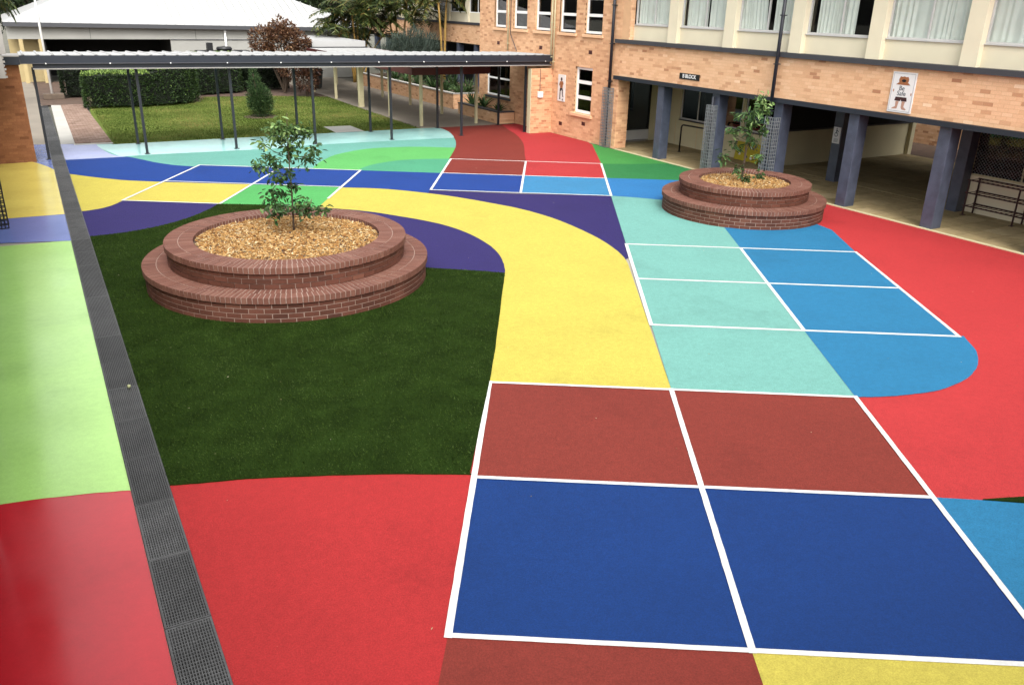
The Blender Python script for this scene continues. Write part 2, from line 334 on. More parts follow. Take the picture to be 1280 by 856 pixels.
def C(hexcol, k=.50): return lin(hexcol, k)
PAINT = {
 'left_red': (1, 'redgloss', [(-6,-6),(0.16,-6),(0.35,9.2),(-6,9.2)]),
 'lime': (2, 'lime', [(-6,7.69),(-2.5,8.34),(-0.84,8.69),(-0.8,8.69),(-0.76,8.68),(-0.7,8.67),(-0.64,8.66),(-0.59,8.65),(-0.54,8.64),(-0.5,8.63),(-0.45,8.62),(-0.41,8.61),(-0.35,8.59),(-0.28,8.57),(-0.21,8.55),(-0.13,8.53),(-0.05,8.51),(0.02,8.49),(0.1,8.46),(0.18,8.43),(0.26,8.41),(0.33,8.38),(0.34,8.37),(0.48,19.12),(-6,19.47)]),
 'peri_low': (3, 'peri', [(0.48,19.07),(0.51,21.65),(-6,21.94),(-6,19.42),(-0.7,19.42)]),
 'yellow_left': (4, 'yellowgloss', [(0.51,21.6),(0.58,27.2),(0.67,27.2),(0.64,27.3),(0.61,27.44),(0.57,27.61),(0.53,27.78),(0.49,27.94),(0.45,28.09),(0.4,28.23),(0.36,28.38),(0.31,28.52),(0.27,28.66),(0.21,28.81),(0.14,28.96),(0.08,29.11),(0.02,29.24),(-0.02,29.33),(-0.05,29.05),(-6,29.05),(-6,21.89)]),
 'peri_top': (3, 'peri', [(0.57,26.6),(0.64,32.45),(0.22,32.5),(0.22,29.0),(-0.3,29.0)]),
 'purple_base': (1, 'purple', [(0.85,19.3),(0.91,24.2),(2.99,24.36),(7.38,22.63),(9.36,20.72),(11.44,19.33),(13.54,18.14),(13.59,18.08),(10.44,13.1),(8.98,12.39),(7.54,13.19),(5.1,14.51),(3.47,17.11)]),
 'yellow_band': (2, 'yellow', [(7.3,21.99),(7.39,21.93),(7.53,21.86),(7.68,21.77),(7.84,21.68),(7.98,21.59),(8.1,21.51),(8.21,21.42),(8.32,21.33),(8.42,21.24),(8.54,21.12),(8.66,20.99),(8.8,20.84),(8.93,20.68),(9.06,20.52),(9.18,20.37),(9.28,20.24),(9.36,20.13),(9.44,20.01),(9.53,19.88),(9.62,19.73),(9.73,19.54),(9.84,19.33),(9.96,19.1),(10.07,18.87),(10.17,18.66),(10.26,18.46),(10.35,18.27),(10.43,18.09),(10.5,17.9),(10.56,17.71),(10.62,17.51),(10.66,17.31),(10.7,17.11),(10.73,16.91),(10.76,16.7),(10.78,16.49),(10.79,16.27),(10.79,16.04),(10.79,15.82),(10.78,15.59),(10.77,15.35),(10.75,15.1),(10.73,14.85),(10.7,14.61),(10.66,14.38),(10.62,14.17),(10.57,13.96),(10.52,13.77),(10.47,13.58),(10.41,13.41),(10.35,13.25),(10.29,13.1),(10.22,12.96),(10.16,12.84),(10.12,12.76),(7.03,7.71),(4.94,9.03),(7.55,13.24),(7.57,13.28),(7.6,13.33),(7.64,13.39),(7.68,13.47),(7.72,13.56),(7.77,13.66),(7.83,13.78),(7.88,13.91),(7.94,14.05),(8.0,14.2),(8.05,14.35),(8.1,14.51),(8.14,14.67),(8.18,14.85),(8.22,15.04),(8.24,15.26),(8.26,15.49),(8.27,15.73),(8.27,15.97),(8.26,16.18),(8.24,16.38),(8.22,16.57),(8.18,16.75),(8.14,16.92),(8.09,17.09),(8.04,17.25),(7.97,17.4),(7.91,17.54),(7.84,17.68),(7.77,17.82),(7.7,17.94),(7.63,18.06),(7.56,18.17),(7.49,18.28),(7.42,18.4),(7.34,18.52),(7.27,18.64),(7.19,18.77),(7.1,18.89),(7.0,19.02),(6.89,19.14),(6.77,19.28),(6.64,19.41),(6.5,19.53),(6.37,19.66),(6.23,19.78),(6.07,19.9),(5.92,20.02),(5.78,20.12),(5.69,20.19),(6.02,19.96)]),
 'blue_band': (3, 'bluefar', [(0.97,29.15),(2.7,29.07),(2.75,28.98),(2.82,28.85),(2.9,28.69),(2.98,28.53),(3.05,28.38),(3.12,28.23),(3.18,28.08),(3.25,27.93),(3.31,27.78),(3.39,27.64),(3.47,27.5),(3.55,27.37),(3.64,27.24),(3.73,27.11),(3.83,27.0),(3.93,26.89),(4.05,26.78),(4.16,26.68),(4.26,26.59),(4.33,26.53),(4.48,26.74),(8.65,24.11),(10.73,22.79),(9.42,20.72),(9.18,20.37),(9.06,20.52),(8.93,20.68),(8.8,20.84),(8.66,20.99),(8.54,21.12),(8.42,21.24),(8.32,21.33),(8.21,21.42),(8.1,21.51),(7.98,21.59),(7.84,21.68),(7.68,21.77),(7.53,21.86),(7.39,21.93),(7.3,21.99),(7.33,22.04),(3.1,24.57),(3.01,24.63),(2.91,24.7),(2.8,24.77),(2.69,24.85),(2.59,24.92),(2.49,24.99),(2.39,25.06),(2.28,25.15),(2.16,25.25),(2.04,25.37),(1.91,25.51),(1.78,25.65),(1.65,25.8),(1.52,25.95),(1.39,26.11),(1.26,26.28),(1.13,26.45),(1.03,26.59),(0.95,26.69),(0.94,26.69)]),
 'yellow_cell': (2, 'yellow', [(0.88,21.77),(0.99,21.79),(1.06,21.81),(1.14,21.84),(1.22,21.87),(1.29,21.9),(1.36,21.95),(1.42,22.0),(1.48,22.05),(1.54,22.11),(1.59,22.17),(1.64,22.24),(1.7,22.32),(1.74,22.4),(1.79,22.47),(1.82,22.52),(1.86,22.59),(3.94,21.28),(5.38,23.56),(3.3,24.88),(2.11,25.46),(1.47,26.22),(0.94,26.89)]),
 'green_cell': (2, 'green', [(3.55,20.65),(5.63,19.34),(7.33,22.04),(5.25,23.35)]),
 'teal_mid': (1, 'tealmid', [(0.96,28.5),(1.32,28.31),(3.31,26.51),(4.35,26.54),(10.6,22.59),(12.03,24.98),(12.16,25.19),(12.35,25.48),(12.56,25.83),(12.77,26.17),(12.96,26.48),(13.11,26.74),(13.25,26.98),(13.37,27.21),(13.5,27.45),(13.63,27.72),(13.77,28.01),(13.91,28.32),(14.04,28.65),(14.17,28.96),(14.29,29.27),(14.39,29.56),(14.49,29.84),(14.57,30.12),(14.65,30.38),(14.7,30.62),(14.74,30.86),(14.77,31.1),(14.78,31.32),(14.78,31.5),(14.79,31.63),(14.1,31.72),(2.55,31.72),(2.55,31.85),(1.01,32.3)]),
 'pale_aqua': (2, 'aqua', [(2.54,29.14),(2.68,29.14),(2.88,29.15),(3.12,29.16),(3.4,29.16),(3.7,29.16),(4.05,29.14),(4.44,29.11),(4.86,29.08),(5.28,29.05),(5.68,29.03),(6.08,29.0),(6.47,28.97),(6.86,28.95),(7.22,28.94),(7.53,28.94),(7.76,28.97),(7.92,29.02),(8.06,29.08),(8.25,29.14),(8.54,29.17),(8.96,29.18),(9.49,29.18),(10.07,29.17),(10.62,29.16),(11.09,29.14),(11.46,29.13),(11.78,29.11),(12.06,29.08),(12.34,29.06),(12.63,29.04),(12.96,29.03),(13.31,29.01),(13.66,28.99),(13.95,28.98),(14.16,28.97),(14.29,29.27),(14.39,29.56),(14.49,29.84),(14.57,30.12),(14.65,30.38),(14.7,30.62),(14.74,30.86),(14.77,31.1),(14.78,31.32),(14.78,31.5),(14.79,31.63),(14.1,31.72),(2.55,31.72),(2.55,31.85),(1.9,31.95)]),
 'peri_light': (4, 'perilight', [(0.97,29.1),(2.67,29.02),(2.54,29.17),(2.52,29.22),(2.48,29.3),(2.43,29.38),(2.39,29.49),(2.35,29.59),(2.32,29.71),(2.3,29.84),(2.27,29.98),(2.25,30.13),(2.22,30.27),(2.2,30.41),(2.18,30.55),(2.16,30.69),(2.15,30.84),(2.13,30.98),(2.12,31.14),(2.1,31.31),(2.09,31.47),(2.08,31.61),(2.08,31.71),(2.1,32.25),(1.01,32.3)]),
 'green_far': (2, 'greenfar', [(7.52,25.13),(7.55,25.2),(7.6,25.3),(7.66,25.41),(7.73,25.54),(7.81,25.67),(7.9,25.81),(8.0,25.97),(8.11,26.13),(8.23,26.3),(8.35,26.45),(8.47,26.6),(8.58,26.74),(8.7,26.87),(8.84,27.01),(9.01,27.14),(9.22,27.28),(9.45,27.42),(9.7,27.56),(9.95,27.68),(10.2,27.76),(10.44,27.79),(10.69,27.8),(10.94,27.78),(11.18,27.75),(11.39,27.71),(11.58,27.68),(11.75,27.63),(11.9,27.57),(12.06,27.51),(12.23,27.43),(12.43,27.33),(12.65,27.2),(12.87,27.06),(13.06,26.95),(13.2,26.87),(13.11,26.74),(12.96,26.48),(12.77,26.17),(12.56,25.83),(12.35,25.48),(12.16,25.19),(12.03,24.98),(10.73,22.79),(7.4,24.9)]),
 'tealgreen': (3, 'tealgreen', [(8.56,24.14),(8.61,24.19),(8.67,24.27),(8.74,24.37),(8.83,24.46),(8.92,24.56),(9.02,24.64),(9.13,24.73),(9.25,24.82),(9.38,24.9),(9.52,24.98),(9.67,25.04),(9.84,25.11),(10.01,25.17),(10.19,25.22),(10.37,25.25),(10.54,25.26),(10.71,25.25),(10.88,25.24),(11.05,25.21),(11.22,25.18),(11.39,25.13),(11.58,25.07),(11.75,25.0),(11.9,24.95),(12.01,24.91),(12.04,24.87),(10.73,22.79),(8.65,24.11)]),
 'brown_far': (2, 'brownred', [(14.79,31.63),(14.78,31.5),(14.78,31.32),(14.77,31.1),(14.74,30.86),(14.7,30.62),(14.65,30.38),(14.57,30.12),(14.49,29.84),(14.39,29.56),(14.29,29.27),(14.17,28.96),(14.04,28.65),(13.91,28.32),(13.77,28.01),(13.63,27.72),(13.5,27.45),(13.37,27.21),(13.25,26.98),(13.11,26.74),(12.96,26.48),(12.77,26.17),(12.56,25.83),(12.35,25.48),(12.16,25.19),(12.03,24.98),(12.04,24.87),(14.54,23.29),(16.2,26.5),(17.5,28.9),(18.44,31.66),(14.85,31.66)]),
 'red_far': (3, 'redfar', [(17.64,31.5),(17.57,31.3),(17.48,31.01),(17.37,30.68),(17.26,30.34),(17.16,30.04),(17.09,29.78),(17.02,29.53),(16.96,29.28),(16.88,29.02),(16.77,28.72),(16.64,28.37),(16.48,27.99),(16.31,27.58),(16.12,27.17),(15.93,26.78),(15.71,26.36),(15.46,25.91),(15.21,25.47),(14.99,25.1),(14.84,24.84),(14.13,23.55),(16.21,22.23),(17.31,24.09),(17.44,24.32),(17.65,24.66),(17.87,25.04),(18.07,25.37),(18.21,25.6),(18.4,26.15),(18.44,26.2),(18.44,31.6)]),
 'cell_brown': (4, 'brownred', [(10.73,22.79),(12.81,21.48),(14.13,23.55),(12.04,24.87)]),
 'cell_red': (4, 'redfar', [(12.81,21.48),(14.9,20.16),(16.21,22.23),(14.13,23.55)]),
 'cell_blue': (4, 'bluefar', [(9.42,20.72),(11.5,19.4),(12.81,21.48),(10.73,22.79)]),
 'cell_sky': (4, 'sky', [(11.5,19.4),(13.59,18.08),(14.9,20.16),(12.81,21.48)]),
 'red_right': (1, 'red', [(0.42,-7.36),(12.92,-15.26),(18.38,3),(18.38,28.8),(17.35,24.15),(16.23,22.22),(7.04,7.7),(9.11,6.39)]),
 'green_right': (2, 'greenright', [(17.31,24.09),(17.44,24.32),(17.65,24.66),(17.87,25.04),(18.07,25.37),(18.21,25.6),(18.37,26.15),(18.37,19.6),(16.05,21.98)]),
 'darkgreen_right': (3, 'darkgreen', [(14.87,20.12),(16.2,22.22),(17.14,21.8),(18.31,21.41),(18.36,20.9),(18.36,17.0),(19.32,15.62)]),
 'blue_right': (4, 'blueright', [(13.59,18.08),(14.91,20.18),(15.8,19.66),(16.8,19.02),(19.16,16.3),(17.07,15.3),(14.68,16.84),(14.54,17.12),(14.09,17.64)]),
 'teal_right': (3, 'teal', [(7.03,7.71),(9.11,6.39),(14.36,14.69),(15.25,15.63),(14.88,16.75),(14.56,17.15),(14.11,17.67),(13.61,18.13)]),
 'sky_right': (4, 'skyblue', [(9.11,6.39),(9.13,6.38),(9.16,6.36),(9.22,6.34),(9.28,6.3),(9.35,6.27),(9.42,6.24),(9.5,6.21),(9.58,6.18),(9.66,6.15),(9.75,6.13),(9.84,6.1),(9.94,6.08),(10.04,6.05),(10.14,6.03),(10.25,6.01),(10.36,6.0),(10.48,6.0),(10.6,6.01),(10.73,6.02),(10.86,6.03),(10.97,6.05),(11.08,6.07),(11.19,6.1),(11.29,6.13),(11.38,6.17),(11.47,6.2),(11.55,6.23),(11.62,6.27),(11.69,6.3),(11.75,6.34),(11.82,6.38),(11.9,6.43),(11.97,6.48),(12.05,6.54),(12.13,6.6),(12.21,6.67),(12.29,6.76),(12.38,6.87),(12.47,6.98),(12.55,7.07),(12.6,7.13),(12.51,7.15),(15.13,11.3),(16.22,12.87),(16.45,13.95),(14.62,15.11)]),
 'red_near': (1, 'rednear_shaded', [(0.63,2.0),(0.72,9),(4.43,8.18),(2.5,5.12),(2.6,4.58),(1.34,2.58)]),
 'near_brown_l': (2, 'brownred', [(3.63,6.95),(5.71,5.63),(7.03,7.71),(4.94,9.03)]),
 'near_brown_r': (2, 'brownred', [(5.71,5.63),(7.8,4.32),(9.11,6.39),(7.03,7.71)]),
 'near_blue_l': (2, 'blue', [(2.32,4.88),(4.4,3.56),(5.71,5.63),(3.63,6.95)]),
 'near_blue_r': (2, 'blue', [(4.4,3.56),(6.49,2.24),(7.8,4.32),(5.71,5.63)]),
 'bottom_brown': (2, 'brownred', [(2.32,4.88),(2.04,4.46),(1.09,2.75),(3.18,1.43),(4.4,3.56)]),
 'bottom_yellow': (3, 'yellow', [(4.4,3.56),(1.86,-0.65),(8.03,-4.54),(10.55,-0.56),(6.49,2.24)]),
 'sky_corner': (3, 'skyblue', [(6.49,2.24),(7.8,4.32),(8.25,4.02),(8.58,3.78),(11.83,1.47),(10.96,-0.83)]),
}
LINES = [[2.319,4.875,6.486,2.241,0.056],[3.631,6.95,7.798,4.316,0.056],[4.943,9.025,9.11,6.391,0.056],[6.486,2.241,8.986,0.66,0.056],[2.319,4.875,4.943,9.025,0.066],[4.403,3.558,7.026,7.708,0.064],[6.486,2.241,9.11,6.391,0.062],[8.338,9.783,12.505,7.149,0.065],[9.65,11.859,13.817,9.224,0.065],[10.962,13.934,15.129,11.299,0.065],[8.338,9.783,10.962,13.934,0.066],[10.422,8.466,13.045,12.616,0.062],[12.505,7.149,15.129,11.299,0.062],[9.418,20.718,13.585,18.084,0.065],[10.73,22.793,14.897,20.159,0.065],[12.042,24.868,16.209,22.234,0.065],[9.418,20.718,12.042,24.868,0.066],[11.502,19.401,14.125,23.551,0.066],[13.585,18.084,16.209,22.234,0.066],[4.479,26.745,8.646,24.111,0.066],[3.167,24.67,7.335,22.035,0.062],[1.856,22.595,3.939,21.278,0.06],[1.856,22.595,4.479,26.745,0.066],[3.939,21.278,6.563,25.428,0.066],[6.548,20.79,8.646,24.111,0.066]]
TURF = [(0.71,8.29),(0.73,8.28),(0.78,8.26),(0.84,8.24),(0.91,8.22),(0.98,8.19),(1.06,8.17),(1.15,8.14),(1.25,8.11),(1.36,8.08),(1.47,8.04),(1.59,7.99),(1.72,7.94),(1.86,7.88),(1.99,7.82),(2.13,7.76),(2.26,7.71),(2.38,7.65),(2.51,7.59),(2.64,7.53),(2.79,7.46),(2.97,7.37),(3.17,7.26),(3.38,7.15),(3.56,7.05),(3.65,7.0),(3.62,7.03),(4.93,9.01),(5.1,9.27),(5.33,9.64),(5.59,10.04),(5.84,10.46),(6.12,10.91),(6.43,11.41),(6.82,12.06),(7.25,12.75),(7.55,13.24),(7.18,13.56),(6.33,14.19),(6.67,16.32),(6.0,16.2),(5.6,17.1),(5.7,20.09),(4.91,20.7),(3.9,21.26),(3.86,21.2),(3.81,21.12),(3.75,21.02),(3.67,20.91),(3.59,20.79),(3.5,20.68),(3.39,20.55),(3.28,20.41),(3.16,20.28),(3.04,20.16),(2.92,20.05),(2.8,19.95),(2.68,19.85),(2.55,19.75),(2.42,19.67),(2.26,19.58),(2.1,19.5),(1.93,19.43),(1.76,19.37),(1.6,19.32),(1.44,19.29),(1.27,19.27),(1.12,19.27),(0.99,19.26),(0.9,19.26),(0.85,19.26)]
TURF_WEDGE = [(8.23,4.03),(8.59,3.77),(11.85,1.5),(12.1,1.89),(8.71,3.84)]
# ------------------------------------------------------------------ colours of the place
def paint(name, hexcol, rough=.75, **kw): mat('paint_'+name, C(hexcol, .42), rough=rough, var=.05, scale=1.1, bump=.5, bscale=110, spec=.18, fine=.16, fscale=75, stain=.17, **kw)
for nm, hx in dict(red='#E04446', rednear_shaded='#D43A3B', redfar='#DC4448', brownred='#9F4136', blue='#184690', bluefar='#2350AB', yellow='#F3E267',  # near red is the court red darkened, near-ground shade put into its colour
                   teal='#8FD3C7', sky='#4BA0D6', skyblue='#3591C4', purple='#3B3178', green='#68CE72', tealmid='#86D0C0',
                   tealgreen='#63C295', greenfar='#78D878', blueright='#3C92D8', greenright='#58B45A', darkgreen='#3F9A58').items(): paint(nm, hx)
for nm, hx in dict(redgloss='#CC222C', lime='#B9EC80', peri='#7385C8', yellowgloss='#F4E070', aqua='#B6EEEA', perilight='#A3AEE6').items():
    mat('paint_'+nm, C(hx, .66), rough=.2, var=.07, scale=.8, spec=.8, fine=.05, fscale=60, rvar=.06, stain=.12, bump=.05, bscale=7)
mat('white_line', C('#F4F4F0', .56), rough=.6, var=.05, scale=2, fine=.08, fscale=40, stain=.16)
mat('concrete', C('#B9B1A3'), rough=.85, var=.10, scale=.9, bump=.2, fine=.06)
mat('pale_concrete', C('#DCD8CF'), rough=.85, var=.07, scale=1.2, bump=.2)
mat('path_concrete', C('#A59A8A'), rough=.85, var=.12, scale=.7, bump=.2)
mat('soil', C('#6B5343'), rough=.95, var=.25, scale=2.5, bump=.6, bscale=20)
mat('base_ground', C('#7C7A6C'), rough=.95, var=.2, scale=.4, bump=.3)
mat('mortar', C('#D3A880', .95), rough=.9, var=.06)
mat('planter_mortar', C('#CDB3A4', .45), rough=.9, var=.08, scale=6)
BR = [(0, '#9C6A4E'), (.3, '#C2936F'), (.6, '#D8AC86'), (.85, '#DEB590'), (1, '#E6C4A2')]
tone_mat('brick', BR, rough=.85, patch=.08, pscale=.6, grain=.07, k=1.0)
tone_mat('brick_orange', [(0, '#7A4A2C'), (.5, '#99633F'), (1, '#B37A52')], rough=.85, grain=.12, k=.62)
tone_mat('planter_brick', [(0, '#522E24'), (.4, '#6E402F'), (.7, '#7E4B3A'), (1, '#925E4A')], k=.46, rough=.8, patch=.18, pscale=1.1, grain=.14, gscale=60, bump=.3)
tone_mat('cap_brick', [(0, '#7E5142'), (.35, '#945F4F'), (.7, '#A36E5C'), (1, '#B3806D')], k=.38, rough=.8, patch=.15, pscale=1.5, grain=.12, gscale=60, bump=.3)
tone_mat('paver', [(0, '#8F7363'), (.5, '#AB8D7C'), (1, '#C3A897')], rough=.9, patch=.15, pscale=.7)
tone_mat('slab', [(0, '#9A8962'), (.5, '#B09C72'), (1, '#C0AD84')], k=.65, rough=.8, grain=.12, gscale=6, patch=.2, pscale=.6)
tone_mat('chips', [(0, '#7A4A24'), (.25, '#A87038'), (.55, '#CF9D5A'), (.8, '#E3BB7C'), (1, '#F3DCAE')], rough=.85, grain=.12)
tone_mat('turf', [(0, '#22340F'), (.45, '#3C531A'), (.8, '#526A2E'), (1, '#687E46')], rough=.85, spec=.08, grain=.12, gscale=3.0, patch=.18, pscale=1.3)
mat('turf_mat', C('#2A3E14'), rough=.9, var=.3, scale=2.2, fine=.35, fscale=220, bump=.8, bscale=160, spec=.04)
tone_mat('lawn', [(0, '#4C6128'), (.4, '#6B7F38'), (.75, '#8F9650'), (1, '#AE9F66')], k=.5, rough=.9, spec=.1, grain=.18, gscale=1.2, patch=.45, pscale=.4)
mat('lawn_mat', C('#76873F'), rough=.95, var=.28, scale=.55, fine=.18, fscale=14, bump=.5, bscale=40, spec=.05)
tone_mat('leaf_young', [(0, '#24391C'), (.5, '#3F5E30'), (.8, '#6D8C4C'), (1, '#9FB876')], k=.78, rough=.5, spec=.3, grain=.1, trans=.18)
tone_mat('leaf_hedge', [(0, '#1C2C14'), (.5, '#2F4620'), (.85, '#55702F'), (1, '#8CA450')], k=.8, rough=.6, spec=.35, trans=.12)
tone_mat('leaf_dark', [(0, '#141F10'), (.5, '#243619'), (1, '#3E5428')], rough=.6, spec=.3, trans=.1)
tone_mat('leaf_conifer', [(0, '#25391F'), (.5, '#3B5630'), (1, '#6B8350')], k=.7, rough=.7, spec=.2, trans=.1)
tone_mat('leaf_croton', [(0, '#3A1E14'), (.4, '#65402C'), (.75, '#95694A'), (1, '#C9A27A')], rough=.5, spec=.4, trans=.15)
tone_mat('leaf_palm', [(0, '#2A3A1A'), (.5, '#4A5E2B'), (.8, '#7C8440'), (1, '#A88B4C')], rough=.5, spec=.4, trans=.2)
tone_mat('leaf_grey', [(0, '#3B4A40'), (.5, '#566659'), (1, '#87968A')], rough=.6, spec=.3, trans=.1)
tone_mat('leaf_tree', [(0, '#1A2812'), (.5, '#30451F'), (1, '#5A7038')], rough=.6, spec=.3, trans=.15)
mat('hedge_core', C('#141C0E'), rough=1, var=.3, scale=8)
mat('bark', C('#5B4A3A'), rough=.9, var=.2, scale=20)
mat('palm_cane', C('#C9A04E'), rough=.6, var=.2, scale=8)
mat('palm_trunk', C('#8A7C60'), rough=.85, var=.25, scale=9)
mat('white_metal', C('#F4F4F2', 0.37), rough=.45, var=.03, scale=1.2)
mat('navy_metal', C('#323844'), rough=.4, var=.06, scale=3)
mat('navy_dark', C('#2A2E3A'), rough=.45, var=.06, scale=3)
mat('column_paint', C('#575E70', .62), rough=.42, var=.22, scale=4, fine=.06, fscale=40, bump=.1, bscale=25)
mat('post_steel', C('#2C3038'), rough=.45, var=.08, scale=5)
mat('cream', C('#F0E5C8', 0.8), rough=.7, var=.04, scale=1.5)
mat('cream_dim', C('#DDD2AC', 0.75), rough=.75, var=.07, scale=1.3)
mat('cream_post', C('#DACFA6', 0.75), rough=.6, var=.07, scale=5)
mat('trim_grey', C('#4A4A50', 0.6), rough=.55, var=.07, scale=4)
mat('frame_silver', C('#C9C7C4', 0.9), rough=.4, var=.04)
mat('frame_white', C('#F2F1EE', 0.95), rough=.45, var=.03)
mat('curtain', C('#EBECE6', 0.78), rough=.9, var=.05, scale=4)
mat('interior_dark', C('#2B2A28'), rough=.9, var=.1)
mat('interior_mid', C('#8B877C'), rough=.9, var=.1)
mat('black_metal', C('#1C1C1E'), rough=.45, var=.05)
mat('grate_steel', C('#6E6E6E', .42), objrand=.3, rough=.5, var=.22, scale=2.2, spec=.5, metal=.3, fine=.15, fscale=30)
mat('drain_dark', C('#1A1A1A'), rough=.9, var=.2)
mat('galv', C('#BFC4C6', .42), rough=.5, var=.15, scale=8, metal=.4)
mat('hall_grey', C('#B4B3AC', 0.6), rough=.75, var=.05, scale=1)
mat('hall_fascia', C('#55565B'), rough=.5, var=.05)
mat('red_fascia', C('#6E322C'), rough=.6, var=.1)
mat('yellow_wall', C('#DCC58E'), rough=.75, var=.06)
mat('sign_white', C('#F3F1EF', 0.75), rough=.4, var=.02)
mat('sign_black', C('#141414'), rough=.5, var=.03)
mat('ink_grey', C('#6A7078'), rough=.6, var=0)
mat('ink_border', C('#C9CBD4'), rough=.6, var=0)
mat('skin_orange', C('#C77C4B'), rough=.6, var=.08, scale=20)
mat('skin_pink', C('#E8B49A'), rough=.6, var=.05, scale=20)
mat('short_maroon', C('#4A1E1E'), rough=.6, var=.05)
mat('yellow_board', C('#E3CC1E'), rough=.6, var=.15, scale=9)
mat('stone_block', C('#7C6A5A'), rough=.9, var=.2, scale=4)
mat('ball_lime', C('#C2C795'), rough=.8, var=.08, scale=40)
mat('bin_green', C('#3A4243'), rough=.5, var=.08)
mat('grey_shade', C('#B5B0AA'), rough=.6, var=.08, scale=3)
tone_mat('litter', [(0, '#8A7A50'), (.5, '#C9BB8E'), (1, '#EFE7CF')], rough=.8)
glass_mat('glass'); glass_mat('glass_up', (.3, .32, .33), 2.1); glass_mat('glass_dark', (.16, .18, .19), 1.6)

# ------------------------------------------------------------------ ground and painted surfaces
g = MB(); g.poly([(-250,-250,-.06),(250,-250,-.06),(250,250,-.06),(-250,250,-.06)]); struct(g.build('ground', 'base_ground'))
def sheet(name, poly, z, material):
    m = MB(); P = [(p[0], p[1]) for p in poly]
    a = sum(P[i][0]*P[(i+1) % len(P)][1]-P[(i+1) % len(P)][0]*P[i][1] for i in range(len(P)))
    if a < 0: P = P[::-1]
    m.poly([(x, y, z) for x, y in P]); return struct(m.build(name, material))
sheet('courtyard_paving', [(-6,-8),(26,-8),(26,31.7),(-6,31.7)], -.004, 'concrete')
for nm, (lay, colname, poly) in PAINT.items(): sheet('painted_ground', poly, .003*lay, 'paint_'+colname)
for i, (x0, y0, x1, y1, w) in enumerate(LINES):
    d = Vector((x1-x0, y1-y0, 0)).normalized(); nrm = Vector((-d.y, d.x, 0))*w*.5; e = d*w*.5
    a, b = Vector((x0, y0, 0))-e, Vector((x1, y1, 0))+e
    vert = abs((x1-x0)*.8453-(y1-y0)*.5344) < .1; z = .0140+(.0012 if vert else 0)+i*.00004
    ns = max(2, int((b-a).length/.14)); f = [a+(b-a)*(q/ns) for q in range(ns+1)]; jit = lambda: 1+random.uniform(-.07, .07)
    sheet('painted_line', [((p-nrm*jit()).x, (p-nrm*jit()).y) for p in f]+[((p+nrm*jit()).x, (p+nrm*jit()).y) for p in f[::-1]], z, 'white_line')
# garden ground beyond the covered walkway
sheet('lawn', [(2.6,31.74),(14.1,31.74),(14.15,40),(14.3,44.2),(12,45.2),(8.2,45.9),(7.6,43.8),(6.5,43),(2.75,43),(2.6,40)], .0, 'lawn_mat')
sheet('garden_bed', [(.9,44.1),(2.7,44.1),(2.7,42.9),(6.4,42.9),(7.7,43.6),(8.3,45.7),(12,45),(14.2,44),(14.2,56),(.9,56)], .006, 'soil')
sheet('path', [(13.95,31.66),(18.4,31.66),(18.4,56),(14.25,56),(14.2,44),(14.1,40)], .003, 'path_concrete')
sheet('path', [(-1.5,32.5),(.62,32.5),(.95,44),(1.1,70),(-1.5,70)], .002, 'path_concrete')
sheet('path_edging', [(1.02,32.3),(1.45,32.2),(1.72,44.0),(1.28,44.1)], .012, 'pale_concrete')
sheet('path_edging', [(.60,32.3),(.655,32.3),(.82,44.05),(.77,44.05)], .013, 'pale_concrete')
sheet('path_edging', [(1.40,31.95),(2.62,31.86),(2.6,32.16),(1.42,32.26)], .0135, 'pale_concrete')
sheet('path', [(10.45,31.7),(11.6,31.7),(11.6,33.35),(10.5,33.4)], .012, 'pale_concrete')
# brick pavers of the garden path
pv = struct(MB().box(1.46, 2.6, 32.2, 44.05, -.05, -.006).build('paved_path', 'planter_mortar'))
sp = []
y = 32.22; r = 0
while y < 43.95:
    x = 1.47-(.12 if r % 2 else 0)
    while x < 2.59:
        a, b = max(x, 1.46+.02*(y-32)/12*10), min(x+.228, 2.6)
        if b-a > .04: sp.append((((a+b)/2, y+.055, .004+random.uniform(-.003, .004)), 0, UNIT, 'unit', (b-a-.008, .102, .05), min(1, max(0, random.gauss(.5, .22)))))
        x += .236
    y += .112; r += 1
pieces('paver', sp, 'paver', pv, 300, 'paver_field')

# ------------------------------------------------------------------ artificial turf
def inside(poly, X, Y):
    P = np.array(poly); c = np.zeros(len(X), bool); j = len(P)-1
    for i in range(len(P)):
        xi, yi, xj, yj = P[i][0], P[i][1], P[j][0], P[j][1]
        c ^= ((yi > Y) != (yj > Y)) & (X < (xj-xi)*(Y-yi)/(yj-yi+1e-12)+xi); j = i
    return c
def turf(poly, n, z, material, name, h=(.018, .034), w=.0045, lean=.9, hole=None, skip=None):
    P = np.array(poly); lo, hi = P.min(0), P.max(0)
    X = RNG.uniform(lo[0], hi[0], n*3); Y = RNG.uniform(lo[1], hi[1], n*3); k = inside(poly, X, Y)
    if hole is not None: k &= (X-hole[0])**2+(Y-hole[1])**2 > hole[2]**2
    if skip: k &= ~((X > skip[0]) & (X < skip[1]) & (Y > skip[2]) & (Y < skip[3]))
    X, Y = X[k][:n], Y[k][:n]; n = len(X)
    A = np.stack([X, Y, np.full(n, z)], 1)
    d = np.stack([RNG.normal(-.35, lean*.5, n), RNG.normal(-.2, lean*.5, n), np.full(n, .8)], 1)
    H = RNG.uniform(h[0], h[1], n)
    V = leaves(A, d, H, w*RNG.uniform(.6, 1.5, n), None, np.array([(-.5,0,0),(.5,0,0),(0,1,0)]), RNG.uniform(0, 6.28, n))
    return soup(name, V, [(0,1,2)], np.clip(RNG.normal(.48, .22, n), 0, 1), material)
LP = (3.874, 14.802); RP = (15.644, 15.296)
